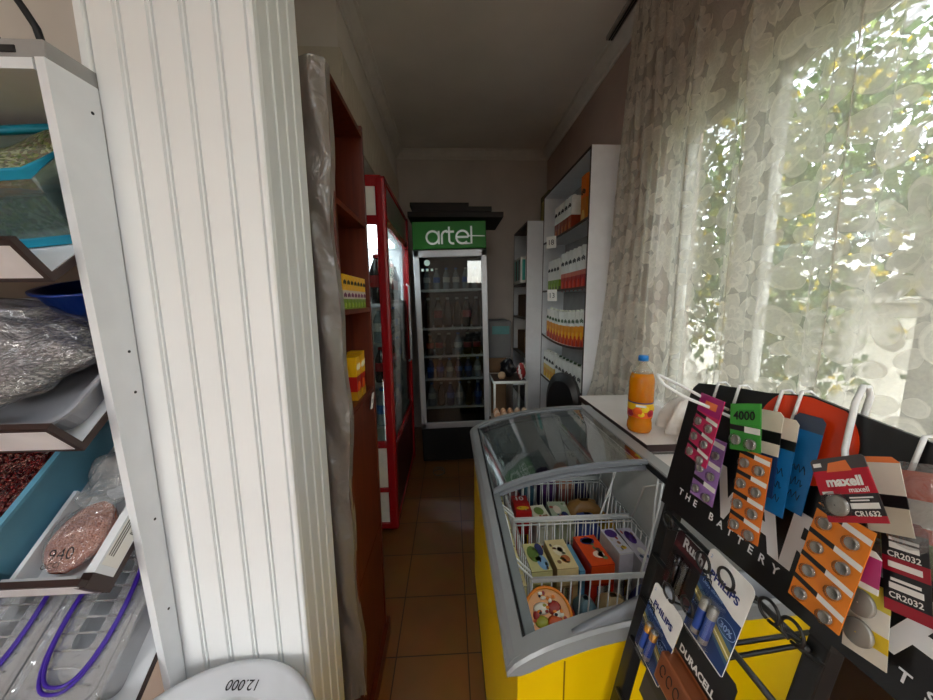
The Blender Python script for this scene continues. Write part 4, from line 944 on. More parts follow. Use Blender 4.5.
pack('frosted white packet leaning on the right side of the nearest basket', .540, .588, .86, 1.01, z0, .745, (190, 186, 200), (170, 170, 176), [(0, .2, .3, .2, PU), (0, -.2, .2, .1, WH)], .02)
pack('dark navy pouch in the front right corner of the nearest basket', .50, .588, .81, .855, z0, .70, NV, (60, 62, 84), (), 0, 'packet', 'frozen_pouch', True)
pack('red box with a white numeral at the left of the middle basket', .225, .283, 1.12, 1.22, z0, .745, RD2, RD2, [(0, -.3, .4, .12, YL)], .0, word='10')
pack('white and green packet second from left in the middle basket', .292, .352, 1.08, 1.20, z0, .715, (216, 214, 190), WH, [(0, .2, .3, .2, GN), (.1, -.2, .2, .15, BR)], .1)
pack('grey green patterned packet in the middle of the middle basket', .362, .432, 1.09, 1.22, z0, .715, (170, 180, 150), (130, 140, 120), [(-.1, .1, .2, .2, (226, 210, 190)), (.2, -.2, .2, .2, NV)], -.05)
pack('brown pouch lying behind the blue bag in the middle basket', .44, .595, 1.185, 1.27, z0, .715, (150, 110, 56), BR, (), 0, 'packet', 'frozen_pouch', True)
pack('blue frozen pouch in the right of the middle basket', .445, .535, 1.075, 1.18, z0, .72, (64, 84, 160), (44, 60, 130), (), 0, 'packet', 'frozen_pouch', True)
pack('mustard yellow pouch in the right corner of the middle basket', .54, .59, 1.075, 1.18, z0, .715, (190, 150, 30), YL, (), 0, 'packet', 'frozen_pouch', True)
pack('dark red pouch at the left of the far basket', .22, .29, 1.32, 1.44, z0, .70, (120, 30, 40), (90, 30, 50), (), 0, 'packet', 'frozen_pouch', True)
pack('teal pouch second from left in the far basket', .295, .36, 1.32, 1.46, z0, .71, (50, 100, 120), (40, 80, 110), (), 0, 'packet', 'frozen_pouch', True)
pack('purple pouch in the middle of the far basket', .365, .45, 1.33, 1.47, z0, .76, (84, 40, 110), (70, 36, 100), (), 0, 'packet', 'frozen_pouch', True)
pack('peach coloured pouch at the right of the far basket', .455, .53, 1.34, 1.48, z0, .775, (214, 140, 110), (170, 96, 90), (), 0, 'packet', 'frozen_pouch', True)
pack('dark blue pouch in the right corner of the far basket', .535, .59, 1.32, 1.46, z0, .72, (40, 44, 96), (40, 44, 70), (), 0, 'packet', 'frozen_pouch', True)
for i in range(4):
    pack('pale yellow flat packet standing against the left freezer wall, %s from the front' % ['first', 'second', 'third', 'fourth'][i], .158, .192, .80 + .115 * i, .905 + .115 * i, .401, .745 - .01 * (i % 2), (220, 208, 150), (206, 200, 160), (), .0, 'packet', 'frozen_packet')
for i, (xa, xb, zt, c1, c2, nm) in enumerate([(.215, .275, .66, (110, 120, 60), (90, 60, 40), 'olive pouch lying under the cream boxes behind the nearest basket wires'), (.28, .335, .655, (170, 60, 40), (140, 50, 40), 'red pouch lying under the cream boxes behind the nearest basket wires'), (.34, .40, .665, (90, 120, 130), (70, 90, 100), 'blue grey pouch lying under the orange box behind the basket wires'), (.405, .49, .67, (170, 150, 110), (110, 110, 90), 'tan pouch lying under the orange box behind the basket wires')]):
    pack(nm, xa, xb, .805, .865, z0, zt, c1, c2, (), 0, 'packet', 'frozen_pouch', True)
for i, (xa, xb, nm) in enumerate([(.225, .36, 'flat white packet lying beneath the cream boxes in the nearest basket'), (.365, .475, 'flat white packet lying beneath the orange box in the nearest basket')]):
    pack(nm, xa, xb, .88, .99, z0, .598, WH, (180, 180, 176), (), 0, 'packet', 'frozen_packet')
# pouches in the near compartment
for i, (xa, xb, ya, yb, zt, c1, c2, nm) in enumerate([(.14, .235, .60, .78, .69, (120, 110, 60), (90, 80, 60), 'olive pouch under the orange tub'), (.245, .32, .60, .78, .735, (90, 110, 60), (150, 60, 40), 'green and red pouch beside the orange tub'),
    (.325, .40, .60, .78, .72, (150, 60, 40), (120, 60, 40), 'rust red pouch in the front compartment of the freezer'), (.405, .50, .60, .78, .73, (110, 130, 120), (80, 96, 100), 'grey green pouch in the front compartment of the freezer'), (.505, .62, .58, .78, .74, (190, 160, 110), (110, 120, 70), 'tan and green pouch at the right of the front compartment')]):
    pack(nm, xa, xb, ya, yb, .401, zt, c1, c2, (), 0, 'packet', 'frozen_pouch', True)
tb = thing('ice_cream_tub', 'round orange ice cream tub tilted in the near left corner of the freezer', 'tub', (.212, .66, .74))
TM = Matrix.Translation((.212, .675, .785)) @ Matrix.Rotation(math.radians(40), 4, 'X') @ Matrix.Rotation(math.radians(-8), 4, 'Y')
o_ = MB(); o_.M = TM; o_.lathe([(.042, -.075), (.045, -.07), (.051, .0)], (0, 0, 0), 28); o_.build('tub_body', pm((226, 150, 30)), tb)
o_ = MB(); o_.M = TM; o_.lathe([(.054, -.006), (.055, .0), (.055, .010), (.052, .013), (.0495, .0125), (.048, .009)], (0, 0, 0), 36, mts=[0, 0, 0, 0, 1])
for px, py, rx_, ry_, c in ((-.012, .012, .020, .012, 2), (.016, .012, .016, .014, 3), (-.016, -.012, .016, .012, 4), (.014, -.014, .018, .014, 5), (.022, .002, .012, .010, 2), (-.026, .0, .008, .010, 3)):
    o_.M = TM @ Matrix.Translation((px, py, .009)); o_.ball((0, 0, 0), rx_, ry_, .0016 + .0003 * c, 14, 4, c)
rl = random.Random(4)
for k in range(26):
    a = rl.uniform(0, 6.28); rr_ = .042 * rl.random() ** .5; o_.M = TM @ Matrix.Translation((rr_ * math.cos(a), rr_ * math.sin(a), .0105)); o_.ball((0, 0, 0), rl.uniform(.003, .007), rl.uniform(.003, .006), .0009, 9, 4, rl.choice((0, 2, 3, 4, 5, 6)))
o_.build('tub_lid', [pm((226, 126, 10)), pm((206, 132, 24)), pm((226, 220, 200)), pm((150, 40, 30)), pm((150, 150, 40)), pm((190, 80, 30)), M_ink], tb)

# ------------------------------------------------------------------ shelf rack with sloping trays, left of the pillar
rk = thing('shelf_rack', 'white laminate rack with sloping tray shelves at the left edge, against the pillar', 'shelf rack', (-1.0, .72, 0))
p = MB(); p.prism([(.612, 1.878), (.693, 1.878), (.693, 0), (.677, 0)], -.6315, -.617, 'x', 0)
for z in (1.83, 1.41, 1.33, 1.06, .85):
    p.M = frame((-.6169, .676, z), (0, 1, 0), (0, 0, 1)); p.lathe([(.0028, 0), (.0028, .0006)], (0, 0, 0), 10, mts=[1]); p.M = Matrix.Identity(4)
p.build('side_panel', [M_white, M_ink], rk)
MB().box(-1.62, -.65, .90, .914, 0, 1.878).build('back_panel', mat('tan_back_panel', (168, 150, 136), .6, var=.04), rk)
MB().box(-1.62, -.637, .614, .90, 1.862, 1.878).build('top_panel', M_white, rk)
MB().box(-1.64, -1.622, .612, .914, 0, 1.878).build('side_panel', M_white, rk)
CA, SA = .777, .629
def BF(zb): return frame((-.632, .585, zb), (1, 0, 0), (0, CA, SA))   # local: x along the shelf, y up the slope, z out of it
ZB = [1.552, 1.267, .992, .715]
for i, zb in enumerate(ZB):
    b = MB(); b.M = BF(zb); b.box(-.98, 0, 0, .395, -.012, 0, 1); b.box(-.98, -.002, .001, .395, 0, .0015, 0); tb_ = b.build('tray_shelf', [M_white, M_browndk], rk)
    L = MB(); L.M = BF(zb); L.box(-.98, 0, -.010, 0, -.012, .062, 1); L.box(-.98, -.009, -.0108, -.0100, -.004, .052, 0); L.build('front_lip', [mat('lip_white', (228, 225, 228), .45), M_browndk], tb_)
s_ = MB(); s_.M = BF(.992); s_.box(-.016, 0, 0, .20, 0, .045, 0); s_.box(-.017, .0005, -.0112, .012, 0, .046, 1); sw = s_.build('side_wall', [M_white, M_browndk], rk)
lb = MB(); lb.M = BF(.992) @ frame((.0012, .10, .022), (0, 1, 0), (0, 0, 1)); lb.box(-.075, .09, -.019, .019, -.0008, 0)
rnd = random.Random(5)
for i in range(30):
    x0 = -.02 + i * .0027; lb.box(x0, x0 + rnd.choice((.0008, .0012, .0018)), -.016, -.003, 0, .0003, 1)
for j in range(3): lb.box(-.06, .07 - .02 * j, .004 + j * .005, .006 + j * .005, 0, .0003, 1)
lb.build('barcode_label', [M_paper, M_ink], rk)
# recorder box and its leads on top of the rack
t = thing('recorder_box', 'flat grey electronic box on top of the left shelf rack', 'device', (-.85, .72, 1.879))
b = MB(); b.box(-1.05, -.622, .62, .76, 1.880, 1.908, 0, .003); b.build('case', mat('light_grey_case', (150, 148, 146), .4), t)
MB().box(-1.0, -.665, .6185, .620, 1.888, 1.898).build('front_slot', M_ink, t)
for dx, dy in ((-.98, .65), (-.66, .65), (-.98, .74), (-.66, .74)): MB().box(dx - .01, dx + .01, dy - .01, dy + .01, 1.8785, 1.880).build('foot', M_dark, t)
b = MB(); b.box(-.99, -.655, .82, .895, 1.879, 1.93, bev=.004); tag(b.build('power_adapter', mat('black_case', (24, 24, 26), .5)), 'black box behind the grey electronic box on the left rack', 'device')
c = MB(); c.tube([(-.695, .69, 1.914), (-.694, .69, 1.94), (-.700, .69, 1.97), (-.716, .69, 2.0), (-.74, .69, 2.04), (-.79, .69, 2.12), (-.84, .69, 2.3), (-.85, .69, 2.6)], .0055, 8); tag(c.build('cable', M_ink), 'thick black cable curving up from the grey box, nearer to the pillar', 'cable')
c = MB(); c.tube([(-.735, .68, 1.911), (-.755, .68, 1.95), (-.79, .68, 2.01), (-.85, .68, 2.1), (-.90, .68, 2.3), (-.91, .68, 2.5)], .0028, 6); tag(c.build('cable', M_ink), 'thin black cable rising from the grey box at the left picture edge', 'cable')

def onboard(zb): return BF(zb)
# top tray: clear tub with turquoise rim
t = thing('storage_tub', 'clear tub with turquoise rim and green goods on the left rack top tray', 'tub', tuple(BF(1.552) @ Vector((-.25, .15, .003))))
TMx = BF(1.552) @ Matrix.Translation((-.23, .165, .002)) @ Matrix.Rotation(math.radians(13), 4, 'Z')
w = MB(); w.M = TMx
hw, hd_, hh = .20, .125, .115
for a in ((-hw, hw, -hd_, -hd_ + .002), (-hw, hw, hd_ - .002, hd_), (-hw, -hw + .002, -hd_ + .002, hd_ - .002), (hw - .002, hw, -hd_ + .002, hd_ - .002)): w.box(a[0], a[1], a[2], a[3], 0, hh)
w.build('tub_wall', clear('tinted_tub', (226, 236, 236), .10, .1, milk=.14, milkcol=(170, 200, 200)), t)
r_ = MB(); r_.M = TMx; r_.tube([(-hw, -hd_, hh), (hw, -hd_, hh), (hw, hd_, hh), (-hw, hd_, hh)], .0085, 8, True); r_.tube([(-hw, -hd_, .008), (hw, -hd_, .008), (hw, hd_, .008), (-hw, hd_, .008)], .008, 8, True); r_.build('tub_rim', mat('turquoise', (24, 150, 186), .35, var=.05), t)
c = MB(); c.M = TMx; c.grid(lambda u, v: (-hw + .008 + (2 * hw - .016) * u, -hd_ + .006 + (2 * hd_ - .012) * v, .082 + .016 * math.sin(u * 9) * math.sin(v * 7 + 1) + .02 * v), 20, 14); c.box(-hw + .008, hw - .008, -hd_ + .006, -hd_ + .008, .002, .078)
c.build('tub_contents', grains('green_goods', [(96, 116, 66), (140, 150, 92), (120, 122, 104), (176, 180, 150), (128, 116, 96)], 190), t)

# second tray: navy bowl, grey tray, bag of dark seeds
B2 = BF(1.267)
b = MB(); b.M = B2 @ Matrix.Translation((-.10, .285, .07)) @ Matrix.Rotation(math.radians(-24), 4, 'X'); b.lathe([(.045, -.05), (.05, -.05), (.085, .035), (.094, .038), (.094, .042), (.083, .041), (.047, -.044), (.002, -.044)], (0, 0, 0), 32, cap=False)
tag(b.build('bowl', mat('navy_plastic', (20, 58, 150), .3, var=.04)), 'navy blue plastic bowl behind the seed bag on the second tray', 'bowl')
t = thing('shallow_tray', 'shallow translucent grey tray under the seed bag on the second tray shelf', 'tray', tuple(B2 @ Vector((-.2, .15, .002))))
b = MB(); b.M = B2
def rrect(x0, x1, y0, y1, r, n=5):
    P = []
    for cx, cy, a0 in ((x1 - r, y1 - r, 0), (x0 + r, y1 - r, 90), (x0 + r, y0 + r, 180), (x1 - r, y0 + r, 270)):
        for i in range(n + 1): a = math.radians(a0 + 90 * i / n); P.append((cx + r * math.cos(a), cy + r * math.sin(a)))
    return P
def rings(mb, layers, mt=None, capb=True):
    n = len(layers[0][0]); vs = []
    for P, z in layers: vs += [(x, y, z) for x, y in P]
    fs = [(i * n + k, i * n + (k + 1) % n, (i + 1) * n + (k + 1) % n, (i + 1) * n + k) for i in range(len(layers) - 1) for k in range(n)]
    if capb: fs.append(tuple(range(n - 1, -1, -1)))
    mb.add(vs, fs, mt, False)
rings(b, [(rrect(-.46, -.02, .02, .29, .03), .003), (rrect(-.475, -.006, .006, .30, .035), .045), (rrect(-.48, -.001, .001, .305, .036), .046), (rrect(-.48, -.001, .001, .305, .036), .050), (rrect(-.472, -.009, .009, .297, .034), .050), (rrect(-.458, -.022, .022, .288, .03), .006)])
b.build('tray_body', mat('translucent_grey', (150, 152, 160), .35, var=.05), t)
t = thing('seed_bag', 'tied clear plastic bag full of dark seeds on the second tray of the left rack', 'bag', tuple(B2 @ Vector((-.16, .15, .01))))
def bagshape(u, v):
    """a slumped bag: fat low body that draws in to a knot at the front left"""
    a = 2 * PI * u
    if v < .45: e = math.sin(min(1, .15 + v * 1.9) * PI / 2) ** .7; z = .012 + v * .13; q = 0
    else: q = (v - .45) / .55; e = (1 - q) ** .75 * .93 + .07 + .16 * max(0, q - .88) / .12; z = .0705 + q * .105
    k = 1 + .05 * math.sin(a * 5 + v * 4) + .05 * math.sin(a * 9 + 1 + v * 2)
    return (.145 * e * k * math.cos(a) - .055 * q, .120 * e * k * math.sin(a) + .02 * q, z)
Mb = B2 @ Matrix.Translation((-.175, .145, 0))
c = MB(); c.M = Mb
def seedm(u, v):
    a = 2 * PI * u; p = bagshape(u, min(.56, v * .75))
    if v < .75: return (p[0] * .95, p[1] * .95, p[2])
    q = (v - .75) / .25; p = bagshape(u, .56); return (p[0] * .95 * (1 - q) + .01 * q, p[1] * .95 * (1 - q) + .03 * q, p[2] + .028 * math.sin(q * PI / 2))
c.grid(seedm, 40, 24)
c.build('seeds', grains('dark_seeds', [(16, 15, 16), (30, 28, 28), (44, 42, 42), (22, 20, 20), (150, 146, 142)], 170, .3, (1, 1, 2.4)), t)
c = MB(); c.M = Mb
def bagfilm(u, v):
    q = bagshape(u, v); rid = (.004 + .012 * max(0, v - .35)) * math.sin(u * 2 * PI * 11 + 3 * math.sin(v * 9)) * (.6 + .4 * math.sin(u * 2 * PI * 3 + 1)); cr = .004 * math.sin(u * 44 + v * 23) * math.sin(v * 17 + u * 20)
    return (q[0] * 1.02 + (rid + cr) * math.cos(2 * PI * u), q[1] * 1.02 + (rid + cr) * math.sin(2 * PI * u), q[2] + abs(cr) + .003)
c.grid(bagfilm, 110, 44, mfn=lambda u, v: 1 if v > .52 else 0); c.build('bag_film', [M_bag, clear('bag_neck_film', (238, 236, 240), .14, .2, milk=.17, milkcol=(222, 218, 226), bump=1.0, bscale=26)], t)
# third tray: blue tub of red beans, white bag tray, bag of red lentils
B3 = BF(.992)
t = thing('bean_tub', 'light blue plastic tub of dark red beans on the third tray at the left edge', 'tub', tuple(B3 @ Vector((-.4, .15, .002))))
b = MB(); b.M = B3
rings(b, [(rrect(-.62, -.165, .006, .33, .03), .003), (rrect(-.64, -.145, .002, .35, .035), .11), (rrect(-.645, -.138, -.004, .356, .036), .112), (rrect(-.645, -.138, -.004, .356, .036), .118), (rrect(-.636, -.149, .006, .346, .034), .118), (rrect(-.618, -.167, .01, .328, .03), .006)])
b.build('tub_wall', mat('pale_blue_plastic', (96, 156, 182), .35, var=.05), t)
mnd = lambda u, v: (-.61 + .438 * u, .014 + .31 * v, .048 + .03 * v + .006 * math.sin(u * 11) * math.sin(v * 9))
b = MB(); b.M = B3; b.grid(mnd, 24, 20)
rnd = random.Random(9); bs2 = MB()
M_bean = grains('red_beans', [(88, 14, 16), (60, 10, 14), (112, 26, 24), (74, 12, 16), (120, 70, 60)], 230, .25)
for i in range(620):
    u, v = rnd.random(), rnd.random(); q = mnd(u, v); a = rnd.uniform(0, PI)
    b.M = B3 @ Matrix.Translation((q[0], q[1], q[2] + .002)) @ Matrix.Rotation(a, 4, 'Z') @ Matrix.Rotation(rnd.uniform(-.5, .5), 4, 'X'); b.ball((0, 0, 0), .0075, .0045, .004, 7, 4)
be = b.build('beans', M_bean, t); be['kind'] = 'stuff'
t = thing('lentil_bag', 'crumpled clear bag of orange lentils with black handwriting on the third tray', 'bag', tuple(B3 @ Vector((-.075, .15, .004))))
def lent(u, v):
    a = 2 * PI * u; e = math.sin(min(.999, max(.02, v)) * PI) ** .5; k = 1 + .05 * math.sin(a * 3 + v * 5)
    return (.050 * e * k * math.copysign(abs(math.cos(a)) ** .7, math.cos(a)), .012 + .125 * v, .026 + .024 * e * math.sin(a) * (1 - .3 * v))
Mb = B3 @ Matrix.Translation((-.077, .004, .003))
c = MB(); c.M = Mb; c.grid(lent, 28, 18); c.build('lentils', grains('orange_lentils', [(190, 100, 68), (198, 108, 76), (182, 92, 62), (204, 118, 86)], 260, .6), t)
c = MB(); c.M = Mb
def lfilm(u, v):
    vv = v * 2.1; a = 2 * PI * u
    if vv <= .92: q = lent(u, min(.92, max(.0, vv)))
    else:
        e = .62 + .35 * math.sin((vv - .92) * 3.4); q = (.052 * e * math.cos(a), .012 + .125 * vv, .028 + .03 * e * math.sin(a) + .012 * math.sin(vv * 9))
    cr = .006 * math.sin(u * 40 + v * 31) * math.sin(v * 19 + u * 12) * (.3 + v)
    return (q[0] * 1.06 + cr, q[1], q[2] * 1.03 + abs(cr) + .001)
c.grid(lfilm, 60, 50); c.build('bag_film', M_bag, t)
nk = MB(); nk.M = B3 @ frame((-.066, .040, .0565), (1, .12, .0), (-.12, 1, .25)); 
nk.text('940', Matrix.Identity(4), size=.028, bold=-.01); nk.text('OCCI', Matrix.Translation((-.012, -.016, 0)), size=.012); nk.build('handwriting', M_ink, t)
t = MB(); t.M = B3; t.box(-.142, -.134, .001, .16, .002, .04); t.box(-.142, -.018, .001, .006, .002, .052); tag(t.build('tray_divider', M_white), 'thin white divider strip between the bean tub and the lentil bag', 'divider')
# fourth tray: clear boxes with purple seals
B4 = BF(.715)
def clearbox(cx, label):
    t = thing('food_container', label, 'container', tuple(B4 @ Vector((cx, .17, .004))), 'clear containers on the bottom tray')
    b = MB(); b.M = B4 @ Matrix.Translation((cx, .17, .003)); w2, d2 = .079, .16
    rings(b, [(rrect(-w2 + .01, w2 - .01, -d2 + .01, d2 - .01, .02), 0), (rrect(-w2, w2, -d2, d2, .024), .068)]); b.build('box_body', M_box, t)
    l = MB(); l.M = B4 @ Matrix.Translation((cx, .17, .003)); w3, d3 = w2 + .004, d2 + .004
    rings(l, [(rrect(-w3, w3, -d3, d3, .026), .066), (rrect(-w3, w3, -d3, d3, .026), .074), (rrect(-w3 + .008, w3 - .008, -d3 + .008, d3 - .008, .024), .076), (rrect(-w3 + .014, w3 - .014, -d3 + .014, d3 - .014, .022), .071), (rrect(-.02, .02, -.08, .08, .018), .0712)], None, False)
    for i in range(11):
        yv = -d3 + .035 + i * .026; l.box(-.055, .055, yv - .0016, yv + .0016, .071, .0745)
    l.build('box_lid', clear('lid_plastic', (226, 228, 230), .22, .1, milk=.24, milkcol=(224, 226, 232), bump=.3, bscale=30), t)
    s_ = MB(); s_.M = B4 @ Matrix.Translation((cx, .17, .003))
    for k, dd in ((1, 0), (.93, .0)):
        s_.tube([(.053 * k * math.copysign(abs(math.cos(a)) ** .75, math.cos(a)), .135 * k * math.sin(a) - .004, .079 + .003 * math.sin(a * 2)) for a in [2 * PI * i / 44 for i in range(44)]], .0032, 7, True)
    s_.build('purple_seal', mat('purple_rubber', (58, 26, 150), .35, var=.03), t)
clearbox(-.105, 'clear container with purple oval seal on the bottom tray beside the white panel')
clearbox(-.275, 'clear container with purple oval seal cut by the left picture edge')

# big round tub with a dished lid in front of the pillar
TX, TY, TR = -.463, .476, .216
t = thing('round_tub', 'large grey white round tub with dished lid marked 12.000 by the pillar', 'tub', (TX, TY, 0))
b = MB(); b.lathe([(.16, 0), (.165, .004), (.196, .645), (.196, .67)], (TX, TY, 0), 56); b.build('tub_body', mat('bucket_white', (206, 208, 210), .4), t)
b = MB(); b.lathe([(.199, .655), (TR, .660), (TR + .001, .683), (TR - .002, .697), (TR - .010, .703), (TR - .020, .700), (TR - .030, .686), (TR - .052, .678), (TR - .060, .667), (.002, .667)], (TX, TY, 0), 72, cap=False); b.build('tub_lid', mat('lid_grey', (196, 198, 202), .35, var=.03), t)
b = MB(); b.text('12.000', frame((-.462, .645, .6845), (-1, .05, 0), (-.05, -1, -.27)), width=.066, z=.0006, bold=.004); b.build('handwriting', M_ink, t)

# ------------------------------------------------------------------ battery display stand
LA = math.radians(10.83); O = Vector((.309, .46, 1.182))
MR = frame(O, (0, -1, 0), (math.sin(LA), 0, math.cos(LA)))
def RW(u, v, w): return tuple(MR @ Vector((u, v, w)))
ds_ = thing('display_stand', 'black battery display stand with printed header board at the right foreground', 'display stand', (.31, .27, 0))
top = [(.0, .185), (.003, .196), (.010, .204), (.05, .211), (.111, .218), (.153, .227), (.19, .222), (.24, .216), (.30, .208), (.335, .200), (.345, .185)]
hd = MB(); hd.M = MR; hd.prism(top[::-1] + [(0, .018), (.348, .036)], -.006, 0)
ho = hd.build('header_board', mat('header_black', (13, 13, 14), .35, var=0), ds_)
def topv(u):
    for (a, b_), (c_, d_) in zip(top, top[1:]):
        if a <= u <= c_: return b_ + (d_ - b_) * (u - a) / (c_ - a)
    return .2
dsc = MB(); dsc.M = MR; P = []
for i in range(48):
    a = 2 * PI * i / 48; uu = .156 + .047 * math.cos(a); P.append((uu, min(topv(uu) - .0015, .186 + .046 * math.sin(a))))
dsc.prism(P, 0, .0006); dsc.build('orange_disc', mat('orange_red', (226, 62, 12), .35, var=.02), ho)
tx = MB(); tx.M = MR; tx.text('VARTA', Matrix.Translation((.190, .089, .0004)), width=.225, bold=.035, sy=1.12); tx.build('large_letters', mat('letter_white', (228, 230, 232), .4, var=.02), ho)
for i, chh in enumerate('THE BATTERY EXPERTS'):
    if chh != ' ':
        tx = MB(); tx.M = MR; tx.text(chh, Matrix.Translation((.033 + .250 * i / 18, .052 - .001 * i / 18, .0006)), size=.0125, bold=.02); tx.build('letter', mat('letter_white', (228, 230, 232), .4), ho)
lg = MB(); lg.M = MR; lg.add([(.040, .128, .0004), (.075, .128, .0004), (.075, .064, .0004), (.058, .066, .0004), (.046, .085, .0004)], [(0, 1, 2, 3, 4)], 0); lg.add([(.0425, .126, .0008), (.073, .126, .0008), (.073, .067, .0008), (.059, .0695, .0008), (.0485, .0865, .0008)], [(0, 1, 2, 3, 4)], 1)
lg.build('navy_emblem', [mat('letter_white', (228, 230, 232), .4), mat('emblem_navy', (22, 30, 100), .4)], ho)
for ua, ub in ((-.001, .019), (.207, .224)):
    u_ = MB(); u_.M = MR; u_.box(ua, ub, -.45, .02, -.024, -.0065, bev=.002); u_.box(ua, ub, .02, .17, -.024, -.0065); u_.build('upright', M_black, ds_)
for v, r in ((.008, .004), (-.062, .0042), (-.135, .004), (-.205, .004), (-.30, .004)):
    b_ = MB(); b_.M = MR; b_.tube([(.012, v, -.003), (.215, v, -.003)], r * .8, 8); b_.build('crossbar', M_black, ds_)
bz_ = RW(0, -.45, -.015)
p = MB(); p.box(.14, .40, .12, .47, 0, bz_[2] + .006, bev=.004); p.build('pedestal', M_dark, ds_)
def hook(u, v, L, vb, r=.0015, rad=.0095):
    h = MB(); h.M = MR
    pts = [(u, vb, -.003), (u, vb + (v - rad - vb) * .5, L * .5), (u, v - rad, L * .92)]
    pts += [(u + rad * math.sin(a), v - rad * math.cos(a), L * .92 + .004 * math.sin(a / 2)) for a in [.3 + (2 * PI - .5) * k / 20 for k in range(21)]]
    h.tube(pts, r, 7); h.build('wire_hook', M_black, ds_)
for u, v, L, vb in ((.139, .026, .045, .008), (.168, .032, .045, .008), (.108, -.042, .045, -.062), (.136, -.032, .045, -.062), (.207, .036, .038, .008), (.226, .036, .036, .008), (.060, .022, .03, .008)): hook(u, v, L, vb)
for pts in ([(.375, .44, .962), (.45, .435, .974), (.545, .43, .990)], [(.38, .44, .934), (.45, .435, .950), (.535, .42, .982), (.55, .415, .992)]):
    h = MB(); h.tube(pts, .0035, 7); h.build('rear_wire', M_black, ds_)
def whook(u, reach, down=.028, r=.0017, tilt=.12):
    tv = topv(u); h = MB(); h.M = MR
    h.tube([(u, tv - .02, -.012), (u, tv + .001, -.012), (u, tv + .0045, -.006), (u, tv + .003, .003), (u, tv - down, .004)] + ([(u + .002, tv - down - .008, .010), (u + .008, tv - down - .008 + tilt * reach, reach)] if reach else []), r, 8)
    h.build('white_hook', M_wire, ds_)
for u, rc, dn in ((.046, 0, .02), (.077, 0, .03), (.128, 0, .03), (.147, 0, .03), (.238, 0, .03)): whook(u, rc, dn)
h = MB(); h.M = MR
h.tube([(.189, .19, -.012), (.189, .238, -.012), (.190, .246, -.006), (.1915, .246, .001), (.193, .232, .005), (.196, .206, .006), (.199, .190, .008), (.205, .181, .012), (.213, .179, .016)], .0024, 9); h.build('white_hook', M_wire, ds_)
h = MB(); h.M = MR; h.tube([(.094, .176, .0), (.080, .184, .03), (.070, .191, .062), (.061, .200, .084), (.056, .207, .090), (.049, .210, .088), (.046, .208, .078), (.050, .200, .05), (.060, .190, .022), (.068, .184, .0)], .0019, 8); h.build('white_hook', M_wire, ds_)

def card(name, label, cat, u, v, w, wd, ht, ang, group=None, yaw=0.0):
    M = MR @ Matrix.Translation((u, v, w)) @ Matrix.Rotation(math.radians(ang), 4, 'Z') @ Matrix.Rotation(math.radians(yaw), 4, 'Y')
    t = thing(name, label, cat, tuple(M @ Vector((0, ht / 2, 0))), group)
    return t, M
def cells(label, u, v, w, wd, ht, ang, rows, col, dark=(24, 20, 20), top=None, cr=.0048, yaw=0, pen=None, slant=.35):
    t, M = card('battery_card', label, 'battery card', u, v, w, wd, ht, ang, 'button cell cards on the stand', yaw)
    b = MB(); b.M = M; ms = [pm(col), pm(dark), M_paper]
    b.box(-wd / 2, wd / 2, -ht / 2, ht / 2, -.0008, 0, 0)
    y1 = ht / 2; y0 = -ht / 2
    if top:
        ms += [pm(top[0]), pm(top[1])]; b.box(-wd / 2, wd / 2, y1 - top[2], y1, 0, .0004, 3); b.box(-wd * .2, wd * .3, y1 - top[2] * .7, y1 - top[2] * .3, .0004, .0007, 4); y1 -= top[2]
    rh = (y1 - y0) / rows; cl = MB(); cl.M = M; bl = MB(); bl.M = M
    for i in range(rows):
        yt = y1 - i * rh; sh = slant * wd / 2
        b.add([(-wd / 2, yt - .0005, .0005), (0, yt - .0005 - sh * .3, .0005), (0, yt - rh * .22 - sh * .3, .0005), (-wd / 2, yt - rh * .22, .0005)], [(0, 1, 2, 3)], 1)
        b.add([(0, yt - .0005 - sh * .3, .0005), (wd / 2, yt - .0005 - sh * .6, .0005), (wd / 2, yt - rh * .24 - sh * .6, .0005), (0, yt - rh * .24 - sh * .3, .0005)], [(0, 1, 2, 3)], 2)
        for q, sx in enumerate((-.25, .25)):
            cy = yt - rh * (.62 + .12 * q); r = min(cr, rh * .36)
            c = MB(); c.M = M; c.lathe([(r, 0), (r, .0022), (r * .86, .0030), (r * .82, .0026), (r * .001, .0026)], (sx * wd, cy, .0006), 14, cap=False); c.build('button_cell', M_steel, t)
            bl.lathe([(r * 1.3, 0), (r * 1.2, .004), (r * .6, .0046), (r * .01, .0047)], (sx * wd, cy, .0006), 12, cap=False)
    b.build('printed_card', ms, t); bl.build('blister', M_blist, t)
    if pen:
        p = MB(); p.M = M; p.text(pen, Matrix.Translation((0, ht / 2 - .013, .0012)), width=wd * .72, bold=.02); p.build('pen_marking', M_ink, t)
    return t
cells('purple button cell card hanging behind the pink card on the black stand', .076, .107, .012, .037, .080, 4, 3, (150, 110, 176))
cells('pink button cell card hanging leftmost on the black header', .079, .157, .034, .044, .082, 0, 3, (206, 40, 96), top=((170, 24, 110), (230, 120, 60), .022), yaw=-8)
cells('orange button cell card hanging below the green card', .146, .113, .024, .035, .088, 8, 4, (226, 120, 34))
cells('green button cell card marked 4000 in black pen', .127, .179, .031, .036, .050, 17, 1, (56, 148, 52), top=((60, 156, 56), (40, 130, 40), .022), cr=.0052, pen='4000')
